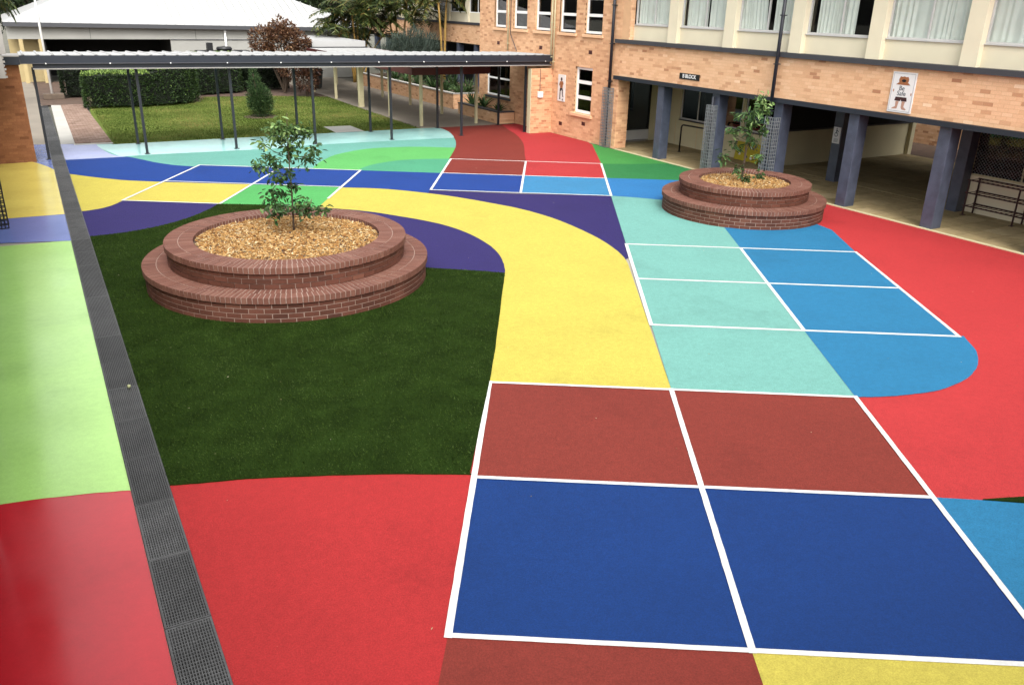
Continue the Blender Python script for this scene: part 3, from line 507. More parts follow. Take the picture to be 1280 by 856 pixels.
m = MB(); m.prism(TURF if sum(TURF[i][0]*TURF[(i+1) % len(TURF)][1]-TURF[(i+1) % len(TURF)][0]*TURF[i][1] for i in range(len(TURF))) > 0 else TURF[::-1], .0, .016); struct(m.build('artificial_turf', 'turf_mat'))
turf(TURF, 150000, .015, 'turf', 'turf_grass', h=(.014, .034), w=.008, hole=(LP[0], LP[1], 2.45))
W_ = TURF_WEDGE if sum(TURF_WEDGE[i][0]*TURF_WEDGE[(i+1) % len(TURF_WEDGE)][1]-TURF_WEDGE[(i+1) % len(TURF_WEDGE)][0]*TURF_WEDGE[i][1] for i in range(len(TURF_WEDGE))) > 0 else TURF_WEDGE[::-1]
m = MB(); m.prism(W_, .0, .024); struct(m.build('artificial_turf', 'turf_mat')); turf(W_, 6000, .022, 'turf', 'turf_grass')
turf([(2.65,31.8),(14.05,31.8),(14.1,40),(14.2,44.1),(12,45.1),(8.2,45.8),(7.6,43.8),(6.5,43),(2.8,43)], 70000, .0, 'lawn', 'lawn_grass', h=(.03, .065), w=.02, skip=(10.4, 11.65, 31, 33.45))

# ------------------------------------------------------------------ trench drain with its grates
DLF = lambda v: 0.30+0.0125*(v-5)
dr = thing('trench_drain', 'long dark steel trench drain running between the paint and the turf', 'drain', (.3, 5, 0))
m = MB(); m.hexa([(DLF(-4),-4,.002),(DLF(-4)+.37,-4,.002),(DLF(44)+.37,44,.002),(DLF(44),44,.002),(DLF(-4),-4,.0062),(DLF(-4)+.37,-4,.0062),(DLF(44)+.37,44,.0062),(DLF(44),44,.0062)]); m.build('channel', 'drain_dark', dr)
def grate_mesh():
    m = MB(); L, Wd = .992, .362; x0 = -Wd/2
    for s in (-1, 1): m.box(s*Wd/2-s*.018, s*Wd/2, -L/2, L/2, .0, .020)
    for s in (-1, 1): m.box(-Wd/2+.0181, Wd/2-.0181, s*L/2-s*.016, s*L/2, .0, .0195)
    nb = 15
    for i in range(nb):
        x = -Wd/2+.02+(i+.5)*(Wd-.04)/nb; m.box(x-.0046, x+.0046, -L/2+.0161, L/2-.0161, .002, .0190)
    for j in range(1, 25):
        y = -L/2+j*L/25; m.box(-Wd/2+.0181, Wd/2-.0181, y-.004, y+.004, .001, .0165)
    return m
g0 = grate_mesh().build('grate', 'grate_steel', dr); gm = g0.data
rz = -math.atan(.0125); k = 0; v = -3.5
while v < 43.5:
    o = g0 if k == 0 else g0.copy()
    if k: COL.objects.link(o)
    o.parent = dr; WLOC[o.name] = Vector((DLF(v)+.185, v, .0065)); o.location = WLOC[o.name]; o.matrix_parent_inverse = Matrix.Translation(-WLOC[dr.name]); o.rotation_euler = (0, 0, rz); o.rotation_euler.z += random.uniform(-.002, .002)
    o.location.z += random.uniform(0, .004); v += 1.0; k += 1
tag(MB().lathe([(0.0001,.0),(.012,.003),(.022,.012),(.026,.026),(.022,.040),(.012,.049),(.0001,.052)], (0,0,0), 14).build('ball', 'ball_lime', smooth=True), 'small pale lime ball lying on the drain grate', 'ball')
bo = bpy.data.objects['ball']; bo.location = (DLF(11)+.26, 10.95, .030)

# ------------------------------------------------------------------ round brick planters
def wedge(r0, r1, n, h, joint=.014):
    a = math.pi/n; w0, w1 = r0*math.tan(a)-joint/2, r1*math.tan(a)-joint/2
    return np.array([(r0,-w0,0),(r1,-w1,0),(r1,w1,0),(r0,w0,0),(r0,-w0,h),(r1,-w1,h),(r1,w1,h),(r0,w0,h)])
def planter(c, R1, R2, Rh, label):
    t = thing('brick_planter', label, 'planter', (c[0], c[1], 0), 'round brick planters in the courtyard')
    cap, z1, z2 = .105, .44, .805; specs = []; caps = []
    def ring_wall(R, zb, n_courses, h):
        n = int(2*math.pi*R/.24)
        for j in range(n_courses):
            for i in range(n):
                a = 2*math.pi*(i+.5*(j % 2))/n; ln = 2*math.pi*R/n-.010
                specs.append(((c[0]+(R-.05)*math.cos(a), c[1]+(R-.05)*math.sin(a), zb+h*j+h/2), a, UNIT, 'unit', (.10, ln-.003, h-.012), min(1, max(0, random.gauss(.5, .13)))))
    ring_wall(R1-.035, .0, 4, (z1-cap)/4); ring_wall(R2-.035, z1+.002, 3, (z2-cap-z1)/3)
    for ri, ro, z, key in ((R1-.232, R1, z1, 'a'), (R2+.012 if R1-R2 > .4 else R2-.03, R1-.242, z1, 'b'), (R2-.232, R2, z2, 'c'), (Rh, R2-.242, z2, 'd')):
        ri = min(ri, ro-.10) if key != 'b' else R2-.07
        n = int(2*math.pi*ro/.086); V = wedge(ri, ro, n, cap-.002)
        Vc = V-np.array([(ri+ro)/2, 0, 0])
        for i in range(n):
            a = 2*math.pi*i/n; rm = (ri+ro)/2
            caps.append(((c[0]+rm*math.cos(a), c[1]+rm*math.sin(a), z-cap+.002+random.uniform(-.002, .002)), a, Vc, ('cap', key, round(R1, 2)), (1, 1, 1), min(1, max(0, random.gauss(.55, .13)))))
    pieces('brick', specs, 'planter_brick', t, 150); pieces('cap_brick', caps, 'cap_brick', t, 150, 'cap_brick_field')
    m = MB(); m.lathe([(Rh+.02,.1),(R1-.039,.0),(R1-.039,z1-cap),(R1-.012,z1-cap+.006),(R1-.004,z1-.004),(R2-.05,z1-.004),(R2-.039,z2-cap),(R2-.012,z2-cap+.006),(R2-.004,z2-.004),(Rh+.004,z2-.004),(Rh+.012,.1)], c, 96)
    m.build('mortar_core', 'planter_mortar', t)
    zb = z2-.075
    m = MB(); N = 64; pr = [(0.001, zb+.03), (Rh*.5, zb+.02), (Rh+.011, zb)]; m.lathe(pr, c, N); m.build('soil', 'soil', t)
    n = int(1100*math.pi*Rh*Rh)
    r = np.sqrt(RNG.uniform(0, 1, n))*(Rh-.03); a = RNG.uniform(0, 6.283, n)
    P = np.stack([c[0]+r*np.cos(a), c[1]+r*np.sin(a), zb+.035*(1-r/Rh)+RNG.uniform(0, .028, n)], 1)
    d = np.stack([RNG.normal(size=n), RNG.normal(size=n), RNG.normal(0, .28, n)], 1); x, y, zz = frames(d, RNG.normal(0, .35, n))
    L = RNG.uniform(.025, .075, n)[:, None, None]; Wd = RNG.uniform(.010, .026, n)[:, None, None]; Tk = RNG.uniform(.005, .010, n)[:, None, None]
    V = P[:, None, :]+x[:, None, :]*UNIT[None, :, 0:1]*Wd+y[:, None, :]*UNIT[None, :, 1:2]*L+zz[:, None, :]*UNIT[None, :, 2:3]*Tk
    soup('wood_chips', V, HEXF, np.clip(RNG.normal(.58, .25, n), 0, 1), 'chips', t)
    return t
planter(LP, 2.517, 2.121, 1.637, 'large two-tier round brick planter standing on the artificial turf')
planter(RP, 2.032, 1.626, 1.128, 'smaller two-tier round brick planter beside the navy columns')

# young trees in the planters
def young_tree(base, height, stems, clusters, n_leaf, label, ln=.125, wd=.05, stake=False):
    t = thing('young_tree', label, 'tree', base, 'young trees in the planters')
    b = Vector(base); tr = MB()
    for (dx, dy, top, r) in stems:
        pts = [b+Vector((dx*f*f+.02*math.sin(5*f+dx*9), dy*f*f+.02*math.cos(4*f), -.08+(top+.08)*f)) for f in np.linspace(0, 1, 8)]
        tr.tube(pts, [r*(1-.8*f) for f in np.linspace(0, 1, 8)], 7)
    P = []; D = []; T = []
    s0 = stems[0]
    for (cx, cy, cz, rad, wgt, tone) in clusters:
        cc = b+Vector((cx, cy, cz)); f = max(.12, min(.98, (cz-.22)/height)); st = b+Vector((s0[0]*f*f, s0[1]*f*f, height*f))
        tr.tube([st, st*.45+cc*.55+Vector((0, 0, -.03)), cc], [.007, .005, .003], 5)
        tw = [cc+Vector(v)*rad*.7 for v in rdir(5)]
        for w in tw: tr.tube([cc, w], [.003, .0015], 4)
        n = int(n_leaf*wgt); src = [cc]+tw
        for i in range(n):
            a = Vector(src[random.randrange(len(src))]); k = random.random(); p = cc*(1-k)+a*k
            d = Vector(rdir(1)[0])*.9+(a-cc).normalized()*.5 if (a-cc).length > .01 else Vector(rdir(1)[0])
            d.z = d.z*.6-.38
            P.append(p+Vector(rdir(1)[0])*rad*random.uniform(.1, .75)); D.append(d); T.append(min(1, max(0, random.gauss(tone, .2))))
    tr.build('trunk', 'bark', t, smooth=True)
    n = len(P); V = leaves(np.array(P), np.array(D), RNG.uniform(.65, 1.2, n)*ln, RNG.uniform(.75, 1.2, n)*wd, None)
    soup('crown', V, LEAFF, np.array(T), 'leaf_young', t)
    return t
def cl(spec):   # (sideways, height, radius, weight, tone) as seen from the courtyard's south-west -> local offsets
    out = []
    for (s, z, r, w, t) in spec:
        r *= 1.2; z *= .93
        j = random.uniform(-.28, .28); out.append((.868*s+.504*j, -.496*s+.864*j, z, r, w, t))
    return out
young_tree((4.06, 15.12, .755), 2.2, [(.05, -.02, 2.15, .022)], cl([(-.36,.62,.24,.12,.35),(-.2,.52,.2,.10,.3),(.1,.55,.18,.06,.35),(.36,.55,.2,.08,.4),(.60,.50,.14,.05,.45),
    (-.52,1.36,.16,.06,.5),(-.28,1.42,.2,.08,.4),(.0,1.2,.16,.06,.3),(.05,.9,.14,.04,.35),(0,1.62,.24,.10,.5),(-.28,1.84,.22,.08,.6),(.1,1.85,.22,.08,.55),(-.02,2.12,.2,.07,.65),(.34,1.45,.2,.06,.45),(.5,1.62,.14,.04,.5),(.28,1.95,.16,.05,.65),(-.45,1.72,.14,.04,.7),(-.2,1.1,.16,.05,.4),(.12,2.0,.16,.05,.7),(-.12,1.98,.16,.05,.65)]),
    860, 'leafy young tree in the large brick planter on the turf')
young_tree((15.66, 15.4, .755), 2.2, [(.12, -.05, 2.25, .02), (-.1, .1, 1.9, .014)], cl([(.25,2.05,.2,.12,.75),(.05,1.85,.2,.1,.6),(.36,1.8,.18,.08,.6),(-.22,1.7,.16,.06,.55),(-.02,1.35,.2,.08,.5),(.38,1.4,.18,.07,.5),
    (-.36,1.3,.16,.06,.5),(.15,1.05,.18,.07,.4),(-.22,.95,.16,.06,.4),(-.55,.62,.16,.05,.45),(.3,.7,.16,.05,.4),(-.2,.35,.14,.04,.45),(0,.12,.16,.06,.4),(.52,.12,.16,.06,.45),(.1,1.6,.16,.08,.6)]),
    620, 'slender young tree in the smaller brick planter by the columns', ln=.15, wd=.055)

# ------------------------------------------------------------------ window helper
def window(parent, axis, plane, inward, s0, s1, z0, z1, fr=.05, rails=(), mulls=(), mat_f='frame_white', depth=.07, glass='glass', rail_h=None):
    """a framed window set behind 'plane'; its panes are sub-parts"""
    def bx(m, sa, sb, za, zb, da, db):
        p, q = plane+inward*da, plane+inward*db
        return m.box(p, q, sa, sb, za, zb) if axis == 'u' else m.box(sa, sb, p, q, za, zb)
    m = MB(); rh = rail_h or fr
    bx(m, s0, s0+fr, z0, z1, 0, depth); bx(m, s1-fr, s1, z0, z1, 0, depth)
    bx(m, s0+fr, s1-fr, z0, z0+fr, 0.001, depth); bx(m, s0+fr, s1-fr, z1-fr, z1, 0.001, depth)
    for z in rails: bx(m, s0+fr, s1-fr, z-rh/2, z+rh/2, .004, depth-.004)
    for s in mulls: bx(m, s-fr*.45, s+fr*.45, z0+fr, z1-fr, .006, depth-.006)
    w = m.build('window', mat_f, parent)
    zz = [z0+fr]+[t for z in rails for t in (z-rh/2, z+rh/2)]+[z1-fr]; ss = [s0+fr]+[t for s in mulls for t in (s-fr*.45, s+fr*.45)]+[s1-fr]
    for i in range(0, len(zz), 2):
        for j in range(0, len(ss), 2):
            g = MB(); bx(g, ss[j]+.0005, ss[j+1]-.0005, zz[i]+.0005, zz[i+1]-.0005, depth*.45, depth*.45+.006); g.build('pane', glass, w)
    return w
def curtain(parent, plane, s0, s1, z0, z1, amp=.035, wl=.13, skew=0.0):
    m = MB(); n = int((s1-s0)/.012); pts = []; ph = random.uniform(0, 6)
    for i in range(n+1):
        s = s0+(s1-s0)*i/n; pts.append((plane+amp*(.6+.4*math.sin(s*3.7))*math.sin(2*math.pi*s/wl+2.2*math.sin(s*5+ph)+1.1*math.sin(s*13+ph)), s))
    for i in range(n):
        (a, s), (b, q) = pts[i], pts[i+1]
        m.poly([(a, s, z0), (a+0*skew, s+skew, z1), (b, q+skew, z1), (b, q, z0)]); 
    return m.build('curtain', 'curtain', parent, smooth=True)

# ------------------------------------------------------------------ classroom block along the right of the courtyard
FU = 18.45
bb = thing('school_building', 'two-storey brick block with cream upper windows over a navy-columned undercroft', 'building', (22, 14, 0))
V0, V1 = 2.0, 24.60
brick_wall(bb, 'u', FU, -1, V0, V1, 2.525, 3.60, thick=.22, n_parts=300)
m = MB(); m.box(FU-.08, FU+.30, V0, 24.82, 2.40, 2.522); m.build('beam', 'navy_metal', bb)
m = MB(); m.box(FU-.09, FU+.16, V0, 24.86, 3.602, 3.725); m.build('ledge', 'trim_grey', bb)
WU = FU+.17          # upper wall plane
PIL = [(24.02, 24.16), (21.72, 22.22), (19.18, 19.68), (16.62, 17.12), (14.12, 14.60), (11.60, 12.08), (9.06, 9.56), (6.5, 7.0), (4.0, 4.5), (2.0, 2.3)]
m = MB(); m.box(WU, WU+.15, V0, 24.15, 3.727, 4.195); m.box(WU, WU+.15, V0, 24.15, 5.85, 6.3); m.build('upper_wall', 'cream', bb)
for a, b in PIL[1:]: MB().box(FU+.012, WU+.149, a+.04, b-.04, 3.728, 6.25).build('pilaster', 'cream', bb)
for i in range(len(PIL)-1):
    a, b = PIL[i+1][1]-.04, PIL[i][0]+.04
    if i == 0: b = 24.10
    MB().box(WU-.035, WU+.10, a+.002, b-.002, 4.197, 4.222).build('sill', 'frame_silver', bb)
    window(bb, 'u', WU+.02, 1, a+.003, b-.003, 4.224, 5.84, fr=.04, mulls=((a+b)/2-.03,), mat_f='frame_silver')
    if i == 3: curtain(bb, WU+.10, a+.62, b-.25, 4.2, 5.84)
    elif i == 2: curtain(bb, WU+.10, a+.06, (a+b)/2-.2, 4.2, 5.84); curtain(bb, WU+.11, (a+b)/2+.05, b-.03, 4.2, 5.84, skew=.12)
    elif i == 1: curtain(bb, WU+.10, a+.04, (a+b)/2-.12, 4.2, 5.84, .05, .2); curtain(bb, WU+.11, (a+b)/2-.02, b-.16, 4.2, 5.84)
    else: curtain(bb, WU+.10, a+.03, b-.03, 4.2, 5.84, .03, .16)
# shell: floor slab over the undercroft, rear walls, roof
MB().box(FU+.221, 28.0, V0, 24.58, 2.50, 2.80).build('floor_slab', 'interior_mid', bb)
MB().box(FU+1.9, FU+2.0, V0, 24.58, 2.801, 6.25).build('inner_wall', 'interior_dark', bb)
MB().box(27.8, 28.0, V0, 24.58, 2.801, 6.3).build('rear_wall', 'cream', bb)
MB().box(FU-.4, 28.6, V0-.3, 36, 6.32, 6.45).build('eave', 'white_metal', bb)
# columns of the undercroft
for cv in (12.02, 14.57, 17.12, 19.67, 22.29, 9.47, 6.92):
    m = MB(); m.box(FU+.03, FU+.40, cv-.155, cv+.155, .0, 2.40); m.build('column', 'column_paint', bb, bevel=.008)
m = MB(); m.box(21.0, 21.3, 16.9, 17.22, .0, 2.5); m.build('column', 'column_paint', bb, bevel=.008)
m = MB(); m.box(20.80, 21.13, 12.78, 13.08, .0, 2.5); m.build('column', 'column_paint', bb, bevel=.008)
# undercroft back walls
bw = 21.25
def wallbox(name, material, *b): m = MB(); m.box(*b); return m.build(name, material, bb)
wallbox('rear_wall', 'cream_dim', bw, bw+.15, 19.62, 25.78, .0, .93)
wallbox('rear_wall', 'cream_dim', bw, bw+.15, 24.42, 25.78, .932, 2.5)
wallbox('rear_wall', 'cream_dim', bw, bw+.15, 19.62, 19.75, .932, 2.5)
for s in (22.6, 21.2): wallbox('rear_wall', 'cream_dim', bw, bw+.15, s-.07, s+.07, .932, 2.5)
for s in (24.6, 23.4, 22.2, 21.0): MB().box(bw-.004, bw-.0005, s-.006, s+.006, .02, .92).build('joint_strip', 'mortar', bb)
MB().box(bw-.05, bw+.16, 19.76, 24.41, .931, .965).build('sill', 'trim_grey', bb)
window(bb, 'u', bw+.03, 1, 22.68, 24.41, .97, 2.49, fr=.05, mat_f='frame_silver', glass='glass_dark', mulls=(23.5,))
window(bb, 'u', bw+.03, 1, 21.28, 22.52, .97, 2.49, fr=.05, mat_f='frame_silver', glass='glass_dark')
window(bb, 'u', bw+.03, 1, 19.76, 21.12, .97, 2.49, fr=.05, mat_f='frame_silver', glass='glass_dark')
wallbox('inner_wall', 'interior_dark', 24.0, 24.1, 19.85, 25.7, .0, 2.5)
wallbox('passage_wall', 'cream_dim', bw+.152, 27.9, 19.6, 19.75, .0, 1.12)
wallbox('passage_wall', 'interior_dark', bw+.152, 27.9, 19.62, 19.74, 1.122, 2.5)
MB().box(bw+.16, 27.9, 19.54, 19.76, 1.1215, 1.16).build('sill', 'trim_grey', bb)
MB().box(27.9, 28.1, 19.45, 19.76, .0, 2.5).build('post', 'cream_dim', bb)
wallbox('rear_wall', 'cream', bw-.1, bw+.06, 5.0, 13.0, .0, .95)
wallbox('rear_wall', 'cream', bw-.1, bw+.06, 12.86, 13.0, .952, 2.5)
wallbox('passage_wall', 'cream_dim', bw+.061, 27.9, 12.85, 13.0, .0, 2.5)
window(bb, 'u', bw-.09, 1, 8.3, 12.85, .955, 2.45, fr=.05, mat_f='cream_post', mulls=(11.5, 10.1), glass='glass_dark')
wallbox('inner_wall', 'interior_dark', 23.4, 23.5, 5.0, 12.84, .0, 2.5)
m = MB()     # diagonal security mesh over the window
s = 8.35
for k in range(-16, 52):
    a = 8.35+k*.09
    for sg in (1, -1):
        za, zb = (1.0, 2.42) if sg > 0 else (2.42, 1.0); p, q = a, a+1.42
        if q < 8.36 or p > 12.80: continue
        p2, z2 = (p, za) if p > 8.36 else (8.36, za+(8.36-p)*(1 if sg > 0 else -1)); q2, z3 = (q, zb) if q < 12.80 else (12.80, za+(12.80-p)*(1 if sg > 0 else -1))
        m.bar((bw-.10-.004*sg, p2, z2), (bw-.10-.004*sg, q2, z3), .012, .006)
m.build('security_mesh', 'galv', bb)
# glazed doors at the far end of the undercroft
wallbox('end_wall', 'cream_dim', 20.96, bw+.15, 25.79, 25.95, .0, 2.5)
window(bb, 'v', 25.80, 1, 18.98, 20.95, .42, 2.46, fr=.05, mulls=(19.95,), mat_f='black_metal', glass='glass_dark')
wallbox('kick_panel', 'frame_silver', 18.98, 20.95, 25.80, 25.86, .06, .418)
wallbox('inner_wall', 'interior_dark', 18.9, 21.2, 27.4, 27.5, .0, 2.5)
# floor of the undercroft: concrete paving slabs
uf = struct(MB().box(18.40, 34, 2, 25.79, -.05, -.004).build('undercroft_floor', 'soil'))
sp = []
for i in range(5):
    for j in range(34):
        u = 18.47+.56*i; v = 6.1+.575*j
        if u+.55 > 21.23: u1 = 21.23
        else: u1 = u+.545
        v1 = min(v+.552, 25.77)
        if v1-v > .1: sp.append((((u+u1)/2, (v+v1)/2, .006+random.uniform(-.002, .002)), 0, UNIT, 'unit', (u1-u, v1-v, .026), min(1, max(0, random.gauss(.5, .2)))))
for i in range(12):
    for j in range(11):
        u = 21.28+.56*i; v = 13.02+.595*j; sp.append(((u+.275, v+.29, .006+random.uniform(-.002, .002)), 0, UNIT, 'unit', (.55, .585, .026), min(1, max(0, random.gauss(.45, .2)))))
pieces('paving_slab', sp, 'slab', uf, 300, 'slab_field')
struct(MB().box(18.385, 18.468, 2, 24.5, -.02, .024).build('kerb', 'cream_post'))

# downpipes and their lattice guards
def downpipe(parent, u, v, z0, z1, r=.05, material='navy_dark'):
    m = MB(); m.tube([(u, v, z0), (u, v, z1)], r, 10)
    p = m.build('downpipe', material, parent, smooth=True)
    z = z0+.25
    while z < z1:
        MB().box(u-r-.004, u+.09, v-r-.012, v+r+.012, z, z+.03).build('bracket', material, p); z += 1.25
    return p
def pipe_guard(parent, u0, u1, v0, v1, z0, z1, material='galv', nz=20):
    m = MB(); b = .010
    for k in range(nz+1):
        z = z0+(z1-z0)*k/nz
        m.box(u0, u0+b, v0, v1, z-b, z+b); m.box(u0+b, u1, v0, v0+b, z-b, z+b); m.box(u0+b, u1, v1-b, v1, z-b, z+b)
    for k in range(5):
        v = v0+(v1-v0)*k/4; m.box(u0-.002, u0+b+.002, v-b, v+b, z0, z1)
    for k in range(1, 4):
        u = u0+(u1-u0)*k/3
        for vv in (v0, v1): m.box(u-b, u+b, vv-.002 if vv == v0 else vv-b-.002, vv+b+.002 if vv == v0 else vv+.002, z0, z1)
    return m.build('pipe_guard', material, parent)
downpipe(bb, FU-.15, 17.26, 1.9, 6.3)
downpipe(bb, FU-.05, 17.26, .05, 1.9, .04)
pipe_guard(bb, FU-.20, FU+.02, 17.0, 17.36, .03, 2.0)
pipe_guard(bb, FU-.14, FU+.02, 19.55, 19.86, .03, 2.05)
downpipe(bb, FU-.05, 19.7, .05, 2.3, .04)

# ------------------------------------------------------------------ the brick wing beyond the block
wg = thing('school_building', 'salmon brick wing with five tall white-framed upstairs windows behind the walkway', 'building', (20, 30, 0))
UPW = [(25.76, 26.86), (27.44, 28.57), (29.22, 30.36), (30.99, 32.12), (32.72, 33.74)]
ops = [(a, b, 3.80, 5.5) for a, b in UPW]+[(26.20, 27.32, .98, 2.66), (32.3, 34.4, .95, 2.55), (29.35, 30.6, 0, 2.15)]
brick_wall(wg, 'u', FU, -1, 24.602, 35.10, .0, 6.25, thick=.30, openings=ops, n_parts=300, tmean=.48)
# south return of the wing (pier beside the undercroft and above)
brick_wall(wg, 'v', 24.602, -1, FU+.006, 18.97, .0, 2.40, thick=.30, n_parts=60, wall='pier', tmean=.42)
brick_wall(wg, 'v', 24.158, -1, FU, WU+.02, 3.73, 6.25, thick=.44, n_parts=0, wall='pier')
MB().box(FU+.30, 18.965, 24.91, 25.79, .0, 2.5).build('pier', 'interior_mid', wg)
brick_wall(wg, 'v', 35.10, 1, FU+.01, 23.7, .0, 6.25, thick=.2, n_parts=0, wall='end_wall')
MB().box(FU+.31, 24, 24.62, 35.0, 3.05, 3.2).build('floor_slab', 'interior_mid', wg)
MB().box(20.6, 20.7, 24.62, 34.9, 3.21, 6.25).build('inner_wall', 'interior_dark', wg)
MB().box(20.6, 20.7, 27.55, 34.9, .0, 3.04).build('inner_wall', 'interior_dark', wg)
for i, (a, b) in enumerate(UPW):
    window(wg, 'u', FU+.08, 1, a+.003, b-.003, 3.83, 5.49, fr=.085, rails=(4.45, 5.02), rail_h=.10, glass='glass_up')
    m = MB(); m.box(FU-.07, FU+.08, a-.10, b+.06, 3.70, 3.80, .75); m.build('sill', 'brick', wg, bevel=.01)
    if i in (1, 3): curtain(wg, FU+.35, a+.15, a+.6, 3.8, 5.0)
window(wg, 'u', FU+.08, 1, 26.203, 27.317, .99, 2.655, fr=.10, rails=(1.56, 2.11), rail_h=.12, glass='glass_dark')
m = MB(); m.box(FU-.08, FU+.08, 26.08, 27.48, .86, .975, .7); m.build('sill', 'brick', wg, bevel=.01)
window(wg, 'u', FU+.06, 1, 32.31, 34.39, .98, 2.54, fr=.07, rails=(1.72,), mulls=(33.35,), glass='glass_dark')
m = MB(); m.box(FU-.06, FU+.06, 32.2, 34.5, .87, .95); m.build('sill', 'trim_grey', wg)
MB().box(FU+.05, FU+.1, 29.35, 30.6, .02, 2.15).build('door', 'black_metal', wg)
for (v, z) in ((33.36, 3.18), (29.87, 3.17), (26.41, 3.19), (26.62, .62), (28.2, .44)):
    m = MB(); m.box(FU-.006, FU+.01, v-.11, v+.11, z-.06, z+.075)
    for k in range(4): m.box(FU-.012, FU-.006, v-.10, v+.10, z-.05+k*.03, z-.035+k*.03)
    m.build('air_vent', 'red_fascia', wg)
downpipe(wg, FU-.09, 25.0, 2.05, 6.3, .055)
downpipe(wg, FU-.09, 25.02, .06, 2.05, .04)
pipe_guard(wg, FU-.20, FU-.01, 24.82, 25.22, .03, 2.08)
downpipe(wg, FU-.06, 29.0, 2.62, 6.3, .035, 'cream_post'); downpipe(wg, FU-.06, 28.82, 2.45, 6.3, .030, 'cream_post'); downpipe(wg, FU-.05, 32.45, 2.95, 6.3, .030, 'cream_post')
m = MB(); m.tube([(FU-.02, 32.3, 6.2), (FU-.02, 32.3, 3.6), (FU-.05, 31.7, 2.95)], .014, 6); m.build('cable', 'trim_grey', wg)
# porch return wall at the walkway end; roof shade put into darker bricks
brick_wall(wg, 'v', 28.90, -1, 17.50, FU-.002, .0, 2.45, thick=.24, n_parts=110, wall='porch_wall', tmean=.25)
MB().box(17.475, 17.498, 28.93, 29.16, .0, 2.45).build('door_jamb', 'cream_dim', wg)
m = MB(); m.box(17.76, 17.98, 28.80, 28.90, 1.38, 1.60); m.build('meter_box', 'sign_white', wg, bevel=.01)
m = MB(); m.tube([(17.87, 28.885, 1.6), (17.87, 28.885, 2.45)], .010, 6); m.build('conduit', 'trim_grey', wg)

# ------------------------------------------------------------------ further block in the same row
fb = thing('school_building', 'distant brick and cream block half hidden behind the palms', 'building', (26, 52, 0))
FB = 23.8
brick_wall(fb, 'u', FB, -1, 36.5, 64, 2.5, 3.55, n_parts=0, thick=.2)
MB().box(FB-.06, FB+.2, 36.5, 64, 3.552, 3.68).build('ledge', 'trim_grey', fb)
m = MB(); m.box(FB+.1, FB+.3, 36.5, 64, 3.682, 4.2); m.box(FB+.1, FB+.3, 36.5, 64, 5.8, 6.3); m.build('upper_wall', 'cream', fb)
for k in range(11):
    v = 36.6+2.55*k; MB().box(FB+.02, FB+.29, v, v+.4, 3.683, 6.3).build('pilaster', 'cream', fb)
    window(fb, 'u', FB+.12, 1, v+.41, v+2.54, 4.203, 5.8, fr=.05, mulls=(v+1.5,), mat_f='frame_white', glass='glass_dark')
for k in range(12): MB().box(FB+.05, FB+.4, 36.6+2.3*k, 36.9+2.3*k, .0, 2.5).build('column', 'column_paint', fb)
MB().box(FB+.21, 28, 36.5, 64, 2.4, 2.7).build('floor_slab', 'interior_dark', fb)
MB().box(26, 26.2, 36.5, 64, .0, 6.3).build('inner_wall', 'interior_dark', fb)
MB().box(FB-.7, 29, 36.2, 64.5, 6.31, 6.45).build('eave', 'white_metal', fb)
downpipe(fb, FB-.1, 43.7, 2.9, 6.3, .06, 'black_metal')

# ------------------------------------------------------------------ block on the left (only its pier and guard reach the picture)
lb = thing('school_building', 'orange brick pier ending the left block beside the walkway roof', 'building', (-3, 14, 0))
LU = -.80
brick_wall(lb, 'v', 29.10, -1, LU-.2, .20, .0, 2.86, thick=.9, bmat='brick_orange', mmat='brick_orange', n_parts=200, wall='pier')
m = MB(); m.box(LU-.5, LU+.03, 28.80, 29.099, .0, 2.86); m.build('pier', 'brick_orange', lb)
MB().box(LU-.22, LU, -4, 28.79, 2.52, 3.60).build('band_wall', 'brick_orange', lb)
MB().box(LU-.25, LU+.06, -4, 28.79, 2.40, 2.518).build('beam', 'navy_metal', lb)
MB().box(LU-.25, LU+.06, -4, 28.79, 3.602, 3.725).build('ledge', 'trim_grey', lb)
MB().box(LU-6, LU-.02, -4, 28.6, 3.727, 3.8).build('roof', 'white_metal', lb)
for k in range(12): MB().box(LU-.42, LU-.05, -2.3+2.55*k, -2.0+2.55*k, .0, 2.40).build('column', 'column_paint', lb)
MB().box(LU-6, LU-.23, -4, 28.79, 2.5, 2.8).build('floor_slab', 'interior_mid', lb)
MB().box(LU-3.2, LU-3.05, -4, 28.79, .0, 2.49).build('rear_wall', 'cream_dim', lb)
pipe_guard(lb, LU-.02, LU+.18, 20.62, 20.95, .03, 2.0, 'black_metal')
m = MB(); m.box(LU-.1, -.06, 27.9, 28.1, 3.16, 4.45); m.build('sun_hood', 'grey_shade', lb)
m = MB(); m.box(LU-.1, -.17, 27.92, 28.08, 2.52, 3.158)
for k in range(6): m.box(-.17, -.12-.02*(k % 2), 27.94, 28.06, 2.53+k*.1, 2.58+k*.1)
m.build('sun_hood', 'grey_shade', lb)

